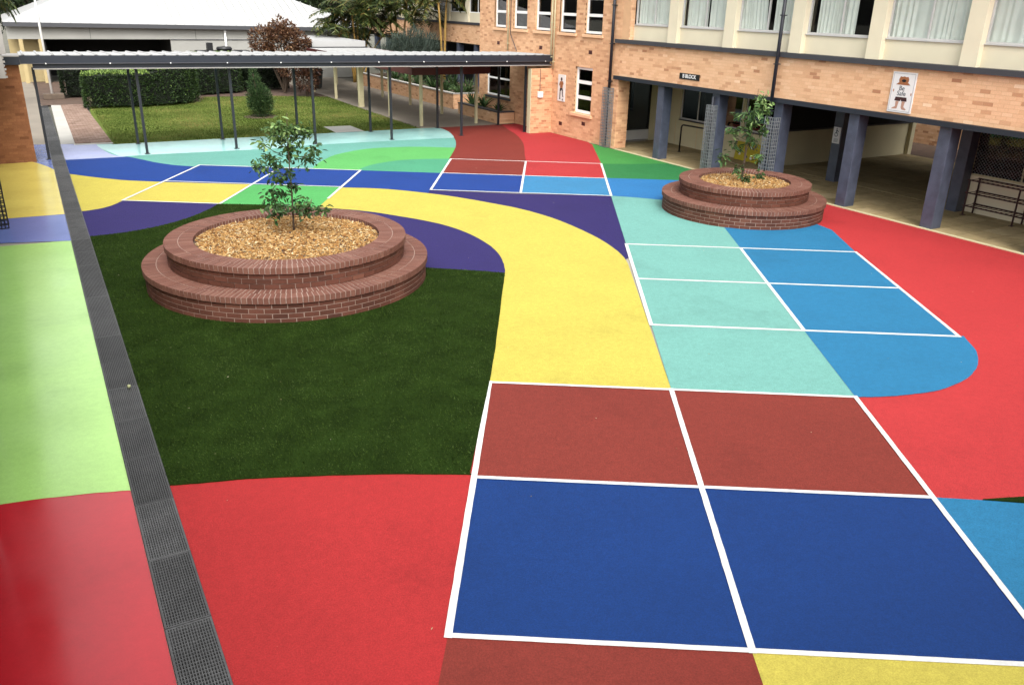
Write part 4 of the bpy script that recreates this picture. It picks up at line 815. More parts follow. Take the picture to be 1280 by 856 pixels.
# ------------------------------------------------------------------ covered walkway across the courtyard
cw = thing('covered_walkway', 'long flat covered walkway with white corrugated roof and dark fascia across the courtyard', 'walkway', (9, 30.4, 0))
zt = lambda u: 3.06-.0062*u
U0, U1 = .25, 18.43
def sl(m, u0, u1, v0, v1, da, db, tone=.5):
    m.hexa([(u0,v0,zt(u0)+da),(u1,v0,zt(u1)+da),(u1,v1,zt(u1)+da),(u0,v1,zt(u0)+da),(u0,v0,zt(u0)+db),(u1,v0,zt(u1)+db),(u1,v1,zt(u1)+db),(u0,v1,zt(u0)+db)], tone); return m
FALL = .075
m = MB(); m.hexa([(u, v, zt(u)+d-(FALL if v > 30 else 0)) for d in (-.005, .012) for (u, v) in ((U0,29.06),(U1,29.06),(U1,31.9),(U0,31.9))]); m.build('roof_sheet', 'white_metal', cw)
u = U0+.1
rib0 = None
while u < U1-.1:
    m = MB(); b = u
    P = [(b-.035,29.02),(b+.035,29.02)]
    m.hexa([(b+dx, v, zt(b)+d-(FALL if v > 30 else 0)) for d, w in ((.011, .045), (.048, .02)) for (dx, v) in ((-w,29.02),(w,29.02),(w,31.92),(-w,31.92))])
    m.build('roof_rib', 'white_metal', cw); u += .385
m = MB(); sl(m, U0+.0, U1+.25, 28.96, 29.055, -.215, -.006); m.build('gutter', 'navy_metal', cw)
m = MB(); sl(m, U0-.0, U1+.24, 28.93, 28.958, -.235, -.212); m.build('gutter_lip', 'trim_grey', cw)
m = MB(); sl(m, U0+.3, U1+.25, 29.0, 29.08, -.36, -.2155); m.build('fascia_beam', 'navy_dark', cw)
m = MB(); sl(m, U0+.3, U1+.2, 28.99, 29.3, -.395, -.3605); m.build('soffit_strip', 'grey_shade', cw)
m = MB(); m.box(-.45, U0-.002, 28.97, 29.06, 2.80, 3.02); m.build('gutter', 'navy_metal', cw); m = MB(); m.box(-.45, U0-.002, 28.95, 30.2, 3.021, 3.05); m.build('flashing', 'grey_shade', cw)
m = MB(); sl(m, U0, U1, 31.80, 31.90, -.30, -.085); m.build('rear_beam', 'navy_metal', cw)
for k in range(11):
    u = .9+1.72*k; m = MB(); m.tube([(u, 28.925, zt(u)-.222), (u, 28.905, zt(u)-.222)], .020, 8); m.build('bracket', 'sign_white', cw)
for u in (.55, 3.36, 6.18, 8.92, 11.80, 14.68, 17.50):
    for v in (29.38, 31.55):
        if u < 1 and v > 30: continue
        m = MB(); m.box(u-.038, u+.038, v-.038, v+.038, .018, zt(u)-.36); m.box(u-.08, u+.08, v-.08, v+.08, .008, .020); p = m.build('post', 'post_steel', cw)
    m = MB(); m.box(u-.04, u+.04, 29.09, 31.79, zt(u)-.22, zt(u)-.085); m.build('rafter', 'post_steel', cw)

# second walkway running back beside the lawn
c2 = thing('covered_walkway', 'low covered walkway on cream posts leading away beside the lawn', 'walkway', (15.6, 42, 0))
m = MB(); m.box(13.85, 17.3, 32.05, 46, 2.28, 2.32); m.build('roof_sheet', 'white_metal', c2)
for k in range(15): MB().box(13.9, 17.28, 32.3+.9*k, 32.36+.9*k, 2.321, 2.345).build('roof_rib', 'white_metal', c2)
for a, b in ((13.80, 13.848), (17.302, 17.35)): MB().box(a, b, 32.03, 46.02, 2.04, 2.335).build('fascia', 'red_fascia', c2)
MB().box(13.85, 17.3, 32.0, 32.048, 2.04, 2.335).build('fascia', 'red_fascia', c2)
MB().box(14.2, 17.2, 46.3, 53, 2.36, 2.66).build('roof_box', 'white_metal', c2); MB().box(14.1, 17.3, 46.25, 53.1, 2.30, 2.358).build('roof_edge', 'black_metal', c2)
for k, v in enumerate((32.35, 35.75, 39.4, 43.1, 46.8, 50.5)):
    for u, w in ((14.32, .055), (16.86, .05)):
        ww = .11 if (k == 2 and u < 15) else w
        MB().box(u-ww, u+ww, v-ww, v+ww, .0, 2.28).build('post', 'cream_post', c2)
    if v < 46: MB().box(13.86, 17.29, v-.04, v+.04, 2.10, 2.278).build('rafter', 'cream_post', c2)

# ------------------------------------------------------------------ hall with the big white roof
hl = thing('school_hall', 'low grey hall with broad white metal hip roof beyond the hedges', 'building', (10, 62, 0))
ze = lambda u: 3.22-.0095*u
E0, E1, EV, SL = .0, 20.75, 55.0, .42
ru = 8.0
A, B = (E0, EV, 3.2), (E1, EV, 3.05)
T0, T1 = (E0+ru, EV+ru, 3.2+ru*SL), (E1-ru, EV+ru, 3.05+ru*SL)
m = MB(); m.poly([A, B, T1, T0]); m.poly([B, (E1, EV+2*ru, 3.05), T1]); m.poly([(E1, EV+2*ru, 3.05), (E0, EV+2*ru, 3.2), T0, T1]); m.poly([(E0, EV+2*ru, 3.2), A, T0]); m.build('roof', 'white_metal', hl)
k = 0
while E0+.3+.5*k < E1:
    u = E0+.3+.5*k; t = min(u-E0, E1-u, ru); zb = 3.2-(.15)*(u-E0)/(E1-E0)
    MB().bar((u, EV+.01, zb+.012), (u, EV+t, zb+t*SL+.012), .05, .03).build('roof_rib', 'white_metal', hl); k += 1
m = MB(); m.hexa([(E0,EV-.08,2.98),(E1,EV-.08,2.83),(E1,EV-.005,2.83),(E0,EV-.005,2.98),(E0,EV-.08,3.2),(E1,EV-.08,3.05),(E1,EV-.005,3.05),(E0,EV-.005,3.2)]); m.build('gutter', 'hall_fascia', hl)
MB().box(.1, 20.6, 55.3, 55.5, 2.32, 2.98).build('front_wall', 'hall_grey', hl)
MB().box(8.45, 20.6, 55.31, 55.49, .0, 2.318).build('front_wall', 'hall_grey', hl)
MB().box(8.46, 20.6, 55.27, 55.30, 2.285, 2.325).build('ledge', 'trim_grey', hl)
for u in (.6, 1.55): MB().box(u, u+.2, 55.29, 55.51, .0, 2.318).build('post', 'yellow_wall', hl)
MB().box(.1, 1.9, 56.2, 56.3, .0, 2.4).build('inner_wall', 'yellow_wall', hl)
MB().box(1.9, 8.6, 60, 60.2, .0, 3).build('inner_wall', 'interior_dark', hl); MB().box(1.8, 1.9, 55.5, 60, .0, 3).build('inner_wall', 'interior_dark', hl); MB().box(8.5, 8.6, 55.5, 60, .0, 3).build('inner_wall', 'interior_dark', hl)
MB().box(.1, 20.6, 55.51, 60, 2.86, 2.95).build('ceiling', 'interior_dark', hl)
downpipe(hl, 11.6, 55.22, .0, 2.85, .06, 'frame_white')
for u in (4.2, 9.9, 15): MB().box(u-.01, u+.01, 55.29, 55.30, 2.33, 2.97).build('joint_strip', 'trim_grey', hl)

# ------------------------------------------------------------------ unseen block added behind the camera, sized to darken the near ground
nb = thing('school_building', 'unseen two-storey cream block added behind the camera to shade the near ground', 'building', (8, -4, 0))
MB().box(-9, 27, -3.2, -3.0, .0, 5.6).build('front_wall', 'cream_dim', nb)
MB().box(-9, 27, -3.0, -.55, 2.9, 3.1).build('verandah_floor', 'concrete', nb)
MB().box(-9, 27, -.62, -.5, 2.75, 3.12).build('beam', 'navy_metal', nb)
MB().box(-9.3, 27.3, -8, -2.4, 5.6, 5.7).build('roof', 'white_metal', nb)
for k in range(13):
    u = -8.6+2.9*k; MB().box(u, u+.25, -.9, -.65, .0, 2.75).build('column', 'column_paint', nb)
# ------------------------------------------------------------------ hedges and shrubs
def hedge(name, label, outline, h, n, material, leaf=.07, top_h=None, tone=.45, group='clipped garden hedges', cat='hedge'):
    """clipped hedge over a plan outline; h may be a function of x"""
    hf = h if callable(h) else (lambda x: h)
    cx = sum(p[0] for p in outline)/len(outline); cy = sum(p[1] for p in outline)/len(outline)
    t = thing(name, label, cat, (cx, cy, 0), group)
    m = MB(); k = len(outline); core = [(cx+(p[0]-cx)*.90, cy+(p[1]-cy)*.86) for p in outline]
    b = len(m.v); m.v += [(p[0], p[1], .12) for p in core]+[(p[0], p[1], hf(p[0])-.12) for p in core]
    m.f.append(tuple(range(k, 2*k))); m.t.append(.5)
    for i in range(k): j = (i+1) % k; m.f.append((i, j, k+j, k+i)); m.t.append(.5)
    m.build('dark_core', 'hedge_core', t)  # solid dark core added behind the leaf shell against see-through gaps
    P = []; D = []
    O = np.array(outline); L = np.linalg.norm(np.roll(O, -1, 0)-O, axis=1); per = L.sum()
    area = abs(sum(outline[i][0]*outline[(i+1) % k][1]-outline[(i+1) % k][0]*outline[i][1] for i in range(k)))/2
    hs = np.mean([hf(p[0]) for p in outline]); ns = int(n*per*hs/(per*hs+area))
    seg = RNG.choice(k, ns, p=L/per); f = RNG.uniform(0, 1, ns); a = O[seg]; bb_ = np.roll(O, -1, 0)[seg]
    pt = a+(bb_-a)*f[:, None]; d = bb_-a; nr = np.stack([d[:, 1], -d[:, 0]], 1); nr /= np.linalg.norm(nr, axis=1, keepdims=True)
    ctr = np.array([cx, cy]); sg = np.sign(np.sum((pt-ctr)*nr, 1)); nr *= sg[:, None]
    ins = np.abs(RNG.normal(0, .05, ns)); bulge = .035*np.sin(pt[:, 0]*3.1)+.03*np.sin(pt[:, 1]*4.3+1)
    Z = RNG.uniform(.05, 1, ns)*np.array([hf(x) for x in pt[:, 0]]); rnd = np.clip((Z-np.array([hf(x) for x in pt[:, 0]])+.18)/.18, 0, 1)**2*.1
    P.append(np.column_stack([pt-nr*(ins-bulge+rnd)[:, None], Z])); D.append(np.column_stack([nr, np.full(ns, .35)])+RNG.normal(0, .55, (ns, 3)))
    lo, hi = O.min(0), O.max(0); nt = n-ns; X = RNG.uniform(lo[0], hi[0], nt*4); Y = RNG.uniform(lo[1], hi[1], nt*4); kk = inside(outline, X, Y); X, Y = X[kk][:nt], Y[kk][:nt]
    P.append(np.column_stack([X, Y, np.array([hf(x) for x in X])+RNG.normal(0, .03, len(X))+.03*np.sin(X*4)+.03*np.sin(Y*5)])); D.append(np.column_stack([np.zeros(len(X)), np.zeros(len(X)), np.ones(len(X))])+RNG.normal(0, .6, (len(X), 3)))
    P = np.concatenate(P); D = np.concatenate(D); N = len(P)
    T = np.clip(RNG.normal(tone, .18, N), 0, 1); T[ns:] = np.clip(T[ns:]+.42, 0, 1)      # leaves on the clipped top are paler
    soup('foliage', leaves(P-D/np.linalg.norm(D, axis=1, keepdims=True)*leaf*.4, D, RNG.uniform(.7, 1.3, N)*leaf, RNG.uniform(.4, .7, N)*leaf, None), LEAFF, T, material, t)
    return t
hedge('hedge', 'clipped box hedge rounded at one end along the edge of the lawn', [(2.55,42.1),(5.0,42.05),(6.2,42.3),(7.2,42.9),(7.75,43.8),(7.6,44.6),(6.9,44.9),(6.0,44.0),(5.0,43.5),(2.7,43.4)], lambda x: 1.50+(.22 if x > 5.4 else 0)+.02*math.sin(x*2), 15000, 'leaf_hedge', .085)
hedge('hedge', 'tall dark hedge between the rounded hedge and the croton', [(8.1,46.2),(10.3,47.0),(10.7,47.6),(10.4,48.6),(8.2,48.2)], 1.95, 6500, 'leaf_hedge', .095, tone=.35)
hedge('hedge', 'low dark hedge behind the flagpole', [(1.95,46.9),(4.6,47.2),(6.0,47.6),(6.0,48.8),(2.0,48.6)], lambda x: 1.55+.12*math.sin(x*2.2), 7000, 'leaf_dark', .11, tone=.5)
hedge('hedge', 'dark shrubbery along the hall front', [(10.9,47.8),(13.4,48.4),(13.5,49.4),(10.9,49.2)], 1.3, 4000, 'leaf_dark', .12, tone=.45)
def bush(name, label, base, lobes, n, material, leaf, wd, cat='shrub', up=.2, trunk='bark', shape=LEAF, shell=.55, group=None, tone=.5, tsd=.2):
    t = thing(name, label, cat, base, group); b = np.array(base); P = []; D = []
    m = MB()
    tot = sum(l[3]**2 for l in lobes)
    for (x, y, z, r, sq) in lobes:
        k = int(n*r*r/tot); d = rdir(k); rr = r*(shell+(1-shell)*RNG.uniform(0, 1, k)**.5)*(1+.18*np.sin(d[:, 0]*7+x*3)*np.cos(d[:, 2]*6+y))
        P.append(b+np.array([x, y, z])+d*rr[:, None]*np.array([1, 1, sq])); D.append(d+np.array([0, 0, up])+RNG.normal(0, .45, (k, 3)))
        m.tube([tuple(b), tuple(b+np.array([x*.5, y*.5, z*.55])), tuple(b+np.array([x, y, z]))], [.05, .03, .015], 6)
    m.build('trunk', trunk, t)
    P = np.concatenate(P); D = np.concatenate(D); N = len(P)
    soup('crown', leaves(P, D, RNG.uniform(.7, 1.3, N)*leaf, RNG.uniform(.7, 1.3, N)*wd, None, shape), LEAFF if shape is LEAF else BLADEF, np.clip(RNG.normal(tone, tsd, N), 0, 1), material, t)
    return t
bush('conifer_bush', 'small bushy conifer growing alone on the lawn', (9.0, 37.35, 0), [(0,0,.42,.50,.9),(-.02,0,.85,.50,.9),(.05,.05,.6,.55,.8),(-.12,.05,1.3,.30,1.3),(-.16,.05,1.75,.16,1.9)], 5200, 'leaf_conifer', .14, .025, up=.7, shape=BLADE, shell=.35)
o = MB().lathe([(.001,.012),(.55,.013),(.72,.010)], (9.0,37.3,0), 20).build('soil_ring', 'soil'); o['kind'] = 'structure'
bush('croton_bush', 'tall bronze and red leaved bush rising above the walkway roof', (12.6, 46.5, 0), [(0,0,2.55,.95,.8),(-.85,.1,2.7,.75,.85),(.8,0,2.6,.7,.85),(-.3,-.2,3.1,.55,.8),(.35,-.1,3.2,.5,.8),(.3,-.4,1.5,.8,.9),(.0,.1,3.55,.28,1.1),(-.9,0,2.1,.6,.8),(1.15,.1,2.3,.5,.8)], 5200, 'leaf_croton', .17, .065, tone=.55, tsd=.25)
bush('croton_bush', 'dark bronze bush by the end of the lawn path', (13.2, 44.4, 0), [(0,0,.8,.6,.9),(.2,0,1.4,.5,1),(-.3,.1,1.5,.45,1)], 1800, 'leaf_croton', .15, .06, tone=.3)
bush('grey_shrub', 'grey-green spiky shrub below the palms', (20.2, 47.5, 0), [(0,0,1.8,1.1,.9),(1.1,.2,1.9,.9,.9),(-1.0,.1,1.6,.9,.9),(.4,0,2.6,.7,.9),(1.5,.3,2.4,.6,1),(-.5,0,2.4,.6,.9)], 5200, 'leaf_grey', .38, .028, up=.9, shape=BLADE)
def palm(name, label, base, stems, frond_len, nfr, group=None, droop=1.0, leaf_w=.035, material='leaf_palm', cane='palm_cane', tone=.5):
    t = thing(name, label, 'palm', base, group); b = Vector(base); m = MB(); P = []; D = []; Ls = []; fr = MB()
    for (dx, dy, h, r) in stems:
        top = b+Vector((dx, dy, h)); pts = [b+Vector((dx*.25+dx*.75*f*f, dy*.25+dy*.75*f*f, h*f)) for f in np.linspace(0, 1, 6)]
        m.tube(pts, [r*(1-.35*f) for f in np.linspace(0, 1, 6)], 8)
        for k in range(nfr):
            az = random.uniform(0, 6.283); el = random.uniform(.25, 1.25); L = frond_len*random.uniform(.75, 1.1)
            d = Vector((math.cos(az)*math.cos(el), math.sin(az)*math.cos(el), math.sin(el))); p = top.copy(); path = [p.copy()]
            for i in range(12):
                p = p+d*(L/12); d = (d+Vector((0, 0, -.16*droop))).normalized(); path.append(p.copy())
            fr.tube(path, [.014*(1-.9*i/12) for i in range(13)], 4)
            for i in range(2, 13):
                tang = (path[i]-path[i-1]).normalized(); side = tang.cross(Vector((0, 0, 1)));
                if side.length < .1: side = Vector((1, 0, 0))
                side.normalize()
                for q in range(3):
                    pp = path[i-1]+(path[i]-path[i-1])*(q/3); ll = L*.26*math.sin(math.pi*min(1, (i-1.2)/11.5)*.92+.12)
                    for s in (-1, 1):
                        P.append(pp); D.append(side*s+tang*.65+Vector((0, 0, random.uniform(-.45, .15)))); Ls.append(ll*random.uniform(.85, 1.1))
    m.build('trunk', cane, t, smooth=True); st = fr.build('frond_stalks', cane, t)
    N = len(P); P = np.array([tuple(p) for p in P]); D = np.array([tuple(d) for d in D])
    soup('fronds', leaves(P, D, np.array(Ls), np.full(N, leaf_w), None, BLADE, RNG.normal(0, .3, N)), BLADEF, np.clip(RNG.normal(tone, .22, N), 0, 1), material, t)
palm('cane_palm', 'clump of cane palms with yellow stems beside the hall', (18.6, 51.5, 0), [(-1.1,0,2.7,.07),(-.6,.3,3.4,.07),(-.3,-.2,3.9,.08),(.2,.2,4.4,.08),(.7,0,3.8,.07),(1.1,.3,3.2,.07),(1.6,0,2.6,.06)], 2.5, 15, 'palms beside the hall', 1.1, .075)
palm('cane_palm', 'thicket of palms in front of the distant block', (21.2, 51.0, 0), [(-.8,0,4.2,.08),(-.2,.3,4.9,.08),(.5,-.1,4.5,.08),(1.2,.2,3.9,.07)], 2.6, 15, 'palms beside the hall', 1.1, .075, tone=.5)
palm('cane_palm', 'ragged brown-tinged palm near the distant block wall', (23.0, 48.5, 0), [(-.3,0,4.6,.09),(.4,.3,5.2,.09)], 2.3, 13, 'palms beside the hall', 1.3, .07, tone=.7)
palm('palm', 'palm hanging its fronds over the left end of the hall roof', (-.55, 44.0, 0), [(0,0,4.45,.14)], 1.7, 18, None, 1.5, .045, cane='palm_trunk')
def big_tree(label, base, h, r, n, group):
    t = thing('tree', label, 'tree', base, group); b = np.array(base); m = MB()
    m.tube([tuple(b), tuple(b+np.array([.1,0,h*.35])), tuple(b+np.array([.2,.1,h*.7]))], [.28, .2, .1], 8)
    P = []; D = []
    for k in range(26):
        d = rdir(1)[0]; c_ = b+np.array([d[0]*r*.8, d[1]*r*.8, h*.62+d[2]*h*.36]); rr = r*random.uniform(.25, .42)
        m.tube([tuple(b+np.array([.1,0,h*.4])), tuple(c_)], [.07, .02], 5)
        q = rdir(n//26); P.append(c_+q*rr*RNG.uniform(.4, 1, (len(q), 1))**.5); D.append(q+RNG.normal(0, .5, q.shape))
    m.build('trunk', 'bark', t); P = np.concatenate(P); D = np.concatenate(D); N = len(P)
    soup('crown', leaves(P, D, RNG.uniform(.2, .36, N), RNG.uniform(.1, .17, N), None), LEAFF, np.clip(RNG.normal(.4, .2, N), 0, 1), 'leaf_tree', t)
for i, (x, y, h, r, lb_) in enumerate(((-3, 73, 10, 4.5, 'dark leafy tree behind the left hip of the hall roof'), (2.5, 76, 9, 4, 'leafy tree standing behind the hall beside the darker one'), (17, 76, 11, 4.5, 'dark tree behind the right hip of the hall roof'), (22.5, 70, 10, 4.5, 'leafy tree between the hall and the distant block'), (27, 80, 12, 5, 'tall tree far behind the palms'))):
    big_tree(lb_, (x, y, 0), h, r, 9000, 'trees behind the hall')

# raised beds beside the second walkway
def bed(label, u0, u1, v0, v1, h, coping):
    t = thing('garden_bed_wall', label, 'planter', ((u0+u1)/2, (v0+v1)/2, 0))
    brick_wall(t, 'u', u0, -1, v0, v1, .0, h, thick=.2, n_parts=0)
    brick_wall(t, 'v', v0, -1, u0+.01, u1, .0, h, thick=.2, n_parts=0, wall='end_wall')
    MB().box(u0-.02, u0+.22, v0-.02, v1, h, h+.05).build('coping', coping, t); MB().box(u0+.2205, u1, v0-.02, v0+.2, h, h+.05).build('coping', coping, t)
    MB().box(u0+.2, u1, v0+.2, v1, .0, h-.05).build('soil', 'soil', t)
bed('raised brick bed of agaves along the far path', 18.15, 21.5, 37.2, 50, .68, 'pale_concrete')
bed('low brick bed with dark coping under the wing window', 17.62, 18.42, 31.8, 35.6, .46, 'trim_grey')
def agave(base, r, n, label, material='leaf_conifer', tone=.75):
    t = thing('spiky_plant', label, 'plant', base, 'spiky plants in the raised beds'); P = np.tile(np.array(base), (n, 1)); az = RNG.uniform(0, 6.283, n); el = RNG.uniform(.15, 1.35, n)
    D = np.column_stack([np.cos(az)*np.cos(el), np.sin(az)*np.cos(el), np.sin(el)])
    soup('leaf_rosette', leaves(P, D, RNG.uniform(.7, 1.1, n)*r, RNG.uniform(.09, .14, n)*r, None, BLADE), BLADEF, np.clip(RNG.normal(tone, .15, n), 0, 1), material, t, kind=None)
for i, (u, v, z, r) in enumerate(((18.8,37.8,.62,.75),(19.5,38.3,.62,.8),(18.7,39.2,.62,.7),(18.8,41.0,.62,.8),(18.7,42.6,.62,.7),(18.7,44.2,.62,.75),(18.8,46,.62,.75),(19.6,40.2,.62,.9))):
    agave((u, v, z), r, 46, ('bright green spiky plant at the front corner of the raised brick bed', 'bright green spiky plant behind the corner one in the raised brick bed', 'second spiky plant along the raised bed wall from its front corner', 'third spiky plant along the raised bed wall from its front corner', 'fourth spiky plant along the raised bed wall from its front corner', 'fifth spiky plant along the raised bed wall from its front corner', 'spiky plant at the far end of the raised brick bed', 'largest spiky plant set back beside the dark shrub in the raised bed')[i], tone=.8 if i < 2 else .5)
for (u, v, r, q) in ((18.1,35.1,.7,'spiky plant at the far end of the low bed under the wing window'),(18.1,34.0,.75,'largest spiky plant midway along the low bed under the wing window'),(18.1,32.6,.55,'small spiky plant at the walkway end of the low bed')): agave((u, v, .41), r, 44, q, tone=.55)
bush('leafy_shrub', 'dark leafy shrub in the raised bed behind the agaves', (19.6, 41.5, .63), [(0,0,.6,.6,.9),(0,1.4,.6,.6,.9),(.2,2.8,.7,.6,.9)], 2200, 'leaf_dark', .14, .06)

# ------------------------------------------------------------------ flagpole, bin, shelter
t = thing('flagpole', 'white flagpole on a stone block beside the paved path', 'flagpole', (1.5, 46.8, 0))
MB().tube([(1.5, 46.8, .25), (1.44, 46.8, 9.0)], [.055, .04], 12).build('pole', 'frame_white', t, smooth=True)
MB().box(1.1, 2.0, 46.5, 47.1, .0, .26).build('base_block', 'stone_block', t, bevel=.03)
t = thing('wheelie_bin', 'dark grey wheelie bin under the low cream-post walkway', 'bin', (14.9, 48.2, 0))
m = MB(); m.hexa([(14.66,48.0,.08),(15.14,48.0,.08),(15.14,48.45,.08),(14.66,48.45,.08),(14.58,47.92,1.0),(15.22,47.92,1.0),(15.22,48.55,1.0),(14.58,48.55,1.0)]); m.build('body', 'bin_green', t)
m = MB(); m.hexa([(14.55,47.88,1.003),(15.25,47.88,1.003),(15.25,48.62,1.003),(14.55,48.62,1.003),(14.6,47.95,1.07),(15.2,47.95,1.07),(15.2,48.6,1.09),(14.6,48.6,1.09)]); m.build('lid', 'bin_green', t)
for s in (14.6, 15.16): MB().tube([(s, 48.5, .1), (s+.05, 48.5, .1)], .1, 12).build('wheel', 'black_metal', t)
t = thing('garden_shelter', 'small dark flat-roofed shelter in front of the grey hall wall', 'shelter', (10.6, 52.3, 0))
MB().box(9.3, 12.2, 51.8, 52.8, 1.72, 1.86).build('roof', 'black_metal', t)
for u in (9.4, 12.0): MB().box(u, u+.1, 52.2, 52.3, .0, 1.72).build('post', 'black_metal', t)
MB().box(9.9, 10.2, 52.1, 52.5, 1.86, 2.28).build('vent_box', 'black_metal', t)
MB().lathe([(.01,1.86),(.42,1.87),(.45,1.97),(.38,2.06),(.01,2.1)], (10.85,52.3,0), 16).build('vent_dome', 'black_metal', t)

# ------------------------------------------------------------------ things in the undercroft
t = thing('bike_rail', 'black tubular hoop rail on the undercroft floor', 'rail', (20.25, 22.2, 0))
pts = [(20.2,23.07,.015),(20.2,23.07,.85)]+[(20.2+.0*k, 23.07-.12*(1-math.cos(a)), .85+.12*math.sin(a)) for k, a in enumerate(np.linspace(.2, math.pi/2, 6))]+[(20.32,21.5,.97)]+[(20.33, 21.4-.10*math.sin(a), .97-.12*(1-math.cos(a))) for a in np.linspace(.2, math.pi/2, 5)]+[(20.33,21.3,.015)]
MB().tube(pts, .028, 10).build('hoop', 'black_metal', t, smooth=True)
for (u, v) in ((20.2,23.07),(20.33,21.3)): MB().lathe([(.001,.03),(.07,.03),(.07,.017)], (u,v,0), 12).build('foot_plate', 'black_metal', t)
t = thing('bag_rack', 'three-tier brown metal bag rack against the cream wall', 'rack', (20.98, 10.8, 0))
for v in (12.5, 11.2, 9.9, 8.6):
    for u in (20.68, 21.1): MB().box(u-.016, u+.016, v-.016, v+.016, .02, .92).build('leg', 'short_maroon', t)
    MB().box(20.62, 20.74, v-.05, v+.05, .018, .03).build('foot', 'short_maroon', t)
for z in (.25, .58, .90):
    m = MB()
    for u in (20.66, 21.12): m.box(u-.014, u+.014, 8.55, 12.55, z, z+.03)
    v = 8.6
    while v < 12.55: m.bar((20.675, v, z+.012), (21.105, v, z+.012), .014); v += .13
    m.build('shelf', 'short_maroon', t)
t = thing('yellow_board', 'yellow painted board with dark marks leaning on the undercroft wall', 'board', (21.2, 20.7, .02))
m = MB(); m.hexa([(21.08,20.15,.022),(21.12,20.15,.022),(21.12,21.25,.022),(21.08,21.25,.022),(21.19,20.15,.62),(21.23,20.15,.62),(21.23,21.25,.62),(21.19,21.25,.62)]); m.build('panel', 'yellow_board', t)
for k in range(9):
    s, z = random.uniform(20.25, 21.1), random.uniform(.1, .52); x = 21.08+(z-.022)/.598*.11
    MB().hexa([(x-.006,s,z),(x-.002,s,z),(x-.002,s+.09,z),(x-.006,s+.09,z),(x+.006,s+.02,z+.07),(x+.010,s+.02,z+.07),(x+.010,s+.1,z+.07),(x+.006,s+.1,z+.07)]).build('mark', 'ink_grey' if k % 2 else 'sign_white', t)
# brick wall seen through the passage
t = thing('boundary_wall', 'brick wall glimpsed through the open passage of the block', 'wall', (33, 17, 0))
brick_wall(t, 'u', 31.0, -1, 11, 24, .0, 1.45, n_parts=0)
MB().box(31.3, 31.5, 10, 26, .0, 5).build('dark_backing', 'interior_dark', t)  # added dark sheet standing in for the shaded building beyond the wall

# ------------------------------------------------------------------ signs
t = thing('block_sign', 'small black sign lettered B BLOCK on the brick band', 'sign', (FU-.01, 20.9, 2.7))
MB().box(FU-.022, FU-.003, 20.45, 21.38, 2.695, 2.875).build('panel', 'sign_black', t)
text_mesh('B BLOCK', .155, (FU-.022, 20.915, 2.785), (0,-1,0), (0,0,1), 'sign_white', t, bold=.004)
def disc(cx, cz, rx, rz, n=20): return [(cx+rx*math.cos(2*math.pi*i/n), cz+rz*math.sin(2*math.pi*i/n)) for i in range(n)]
def decal(t, name, poly, material, u, s0, z0, lift):
    m = MB(); P = [(s0-a, z0+b) for a, b in poly]      # a runs to the viewer's right
    ar = sum(P[i][0]*P[(i+1) % len(P)][1]-P[(i+1) % len(P)][0]*P[i][1] for i in range(len(P)))
    if ar > 0: P = P[::-1]
    k = len(P); b = len(m.v); m.v += [(u-lift, p[0], p[1]) for p in P]+[(u-lift+.0012, p[0], p[1]) for p in P]
    m.f.append(tuple(range(k))); m.t.append(.5)
    for i in range(k): j = (i+1) % k; m.f.append((i, k+i, k+j, j)); m.t.append(.5)
    return m.build(name, material, t)
t = thing('wall_sign', 'white sign reading Be Safe with a cartoon figure on the brick band', 'sign', (FU-.01, 13.3, 2.58))
MB().box(FU-.030, FU-.004, 12.98, 13.63, 2.57, 3.50).build('panel', 'sign_white', t, bevel=.006)
s0, z0 = 13.63, 2.57; u = FU-.030
for a, b, c_, d in ((.03,.62,.03,.04),(.03,.62,.89,.90),(.03,.04,.042,.888),(.61,.62,.042,.888)): decal(t, 'border', [(a,c_),(b,c_),(b,d),(a,d)], 'ink_border', u, s0, z0, .002)
decal(t, 'figure_head', [(.20,.70),(.26,.685),(.40,.685),(.45,.70),(.46,.77),(.43,.83),(.37,.82),(.33,.835),(.27,.82),(.22,.83),(.19,.76)], 'skin_orange', u, s0, z0, .002)
decal(t, 'figure_shoulders', [(.13,.64),(.52,.64),(.46,.69),(.38,.70),(.28,.70),(.20,.69)], 'skin_orange', u, s0, z0, .0035)
decal(t, 'figure_mouth', disc(.33,.735,.06,.032), 'sign_black', u, s0, z0, .005)
decal(t, 'figure_shorts', [(.16,.27),(.32,.265),(.335,.31),(.35,.265),(.50,.27),(.48,.36),(.18,.36)], 'short_maroon', u, s0, z0, .002)
for q in ([(.20,.262),(.29,.262),(.27,.13),(.26,.09),(.12,.075),(.13,.10),(.21,.14)], [(.37,.262),(.46,.262),(.44,.14),(.52,.09),(.50,.07),(.40,.08),(.37,.13)]): decal(t, 'figure_leg', q, 'skin_pink', u, s0, z0, .002)
for q in (disc(.09,.50,.018,.035), disc(.58,.44,.018,.035)): decal(t, 'figure_hand', q, 'skin_pink', u, s0, z0, .002)
text_mesh('Be', .15, (u, s0-.31, z0+.56), (0,-1,0), (0,0,1), 'ink_grey', t); text_mesh('Safe', .15, (u, s0-.32, z0+.44), (0,-1,0), (0,0,1), 'ink_grey', t)
t = thing('wall_sign', 'narrow white sign with a running player figure beside the lower window', 'sign', (FU-.01, 28.2, 1.3))
MB().box(FU-.025, FU-.004, 27.95, 28.46, 1.29, 2.28).build('panel', 'sign_white', t)
s0, z0, u = 28.46, 1.29, FU-.025
decal(t, 'figure_head', disc(.25,.82,.06,.07), 'short_maroon', u, s0, z0, .002)
decal(t, 'figure_body', [(.15,.74),(.35,.75),(.40,.66),(.36,.62),(.34,.50),(.17,.50),(.15,.62),(.10,.55),(.09,.62)], 'skin_orange', u, s0, z0, .0035)
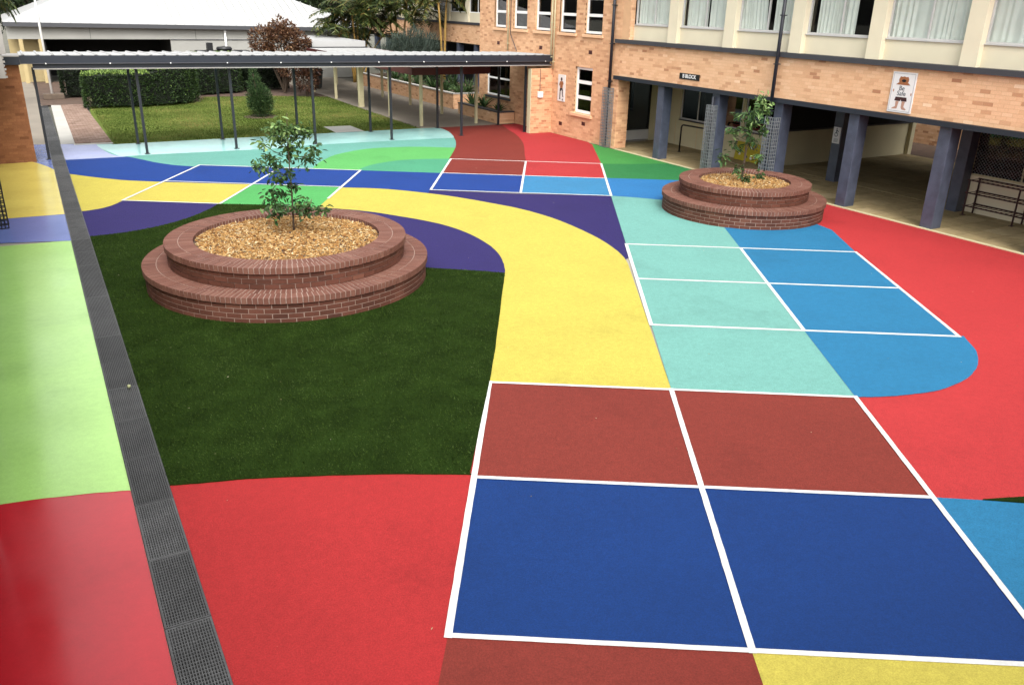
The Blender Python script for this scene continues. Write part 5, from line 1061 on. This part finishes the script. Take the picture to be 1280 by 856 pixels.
decal(t, 'figure_shorts', [(.16,.495),(.34,.495),(.38,.38),(.28,.40),(.25,.44),(.22,.36),(.14,.37)], 'sign_black', u, s0, z0, .002)
for q in ([(.15,.36),(.21,.35),(.20,.10),(.24,.07),(.12,.07),(.14,.11)], [(.30,.39),(.37,.37),(.38,.24),(.42,.18),(.36,.16),(.32,.26)]): decal(t, 'figure_leg', q, 'short_maroon', u, s0, z0, .002)
decal(t, 'ball_print', disc(.36,.07,.035,.04), 'sign_black', u, s0, z0, .002)
t = thing('notice', 'white notice with wheelchair symbol on the inner column', 'sign', (20.99, 17.06, 1.3))
MB().box(20.975, 20.998, 16.93, 17.19, 1.15, 1.62).build('panel', 'sign_white', t)
s0, z0, u = 17.19, 1.15, 20.975
ring = disc(.12,.26,.065,.065); decal(t, 'symbol', ring, 'ink_grey', u, s0, z0, .002); decal(t, 'symbol', disc(.12,.26,.045,.045), 'sign_white', u, s0, z0, .0035)
decal(t, 'symbol', [(.11,.28),(.13,.28),(.14,.36),(.20,.33),(.20,.35),(.13,.40),(.10,.39)], 'ink_grey', u, s0, z0, .005); decal(t, 'symbol', disc(.12,.42,.02,.022), 'ink_grey', u, s0, z0, .002)
for k in range(4): decal(t, 'print_line', [(.05,.04+.03*k),(.21,.04+.03*k),(.21,.05+.03*k),(.05,.05+.03*k)], 'ink_grey', u, s0, z0, .002)
# small dry leaves and bark crumbs blown over the ground
n = 150
X = RNG.uniform(1, 16, n); Y = RNG.uniform(5, 24, n); k = ((X-LP[0])**2+(Y-LP[1])**2 > 2.7**2) & ((X-RP[0])**2+(Y-RP[1])**2 > 2.2**2); X, Y = X[k], Y[k]; n = len(X)
A = np.column_stack([X, Y, np.full(n, .022)]); d = np.column_stack([RNG.normal(size=n), RNG.normal(size=n), RNG.normal(0, .1, n)])
soup('leaf_litter', leaves(A, d, RNG.uniform(.010, .035, n), RNG.uniform(.005, .013, n), None), LEAFF, RNG.uniform(0, 1, n), 'litter')
tag(bpy.data.objects['leaf_litter'], 'scattered dry leaf bits and bark crumbs on the ground', 'leaf litter')
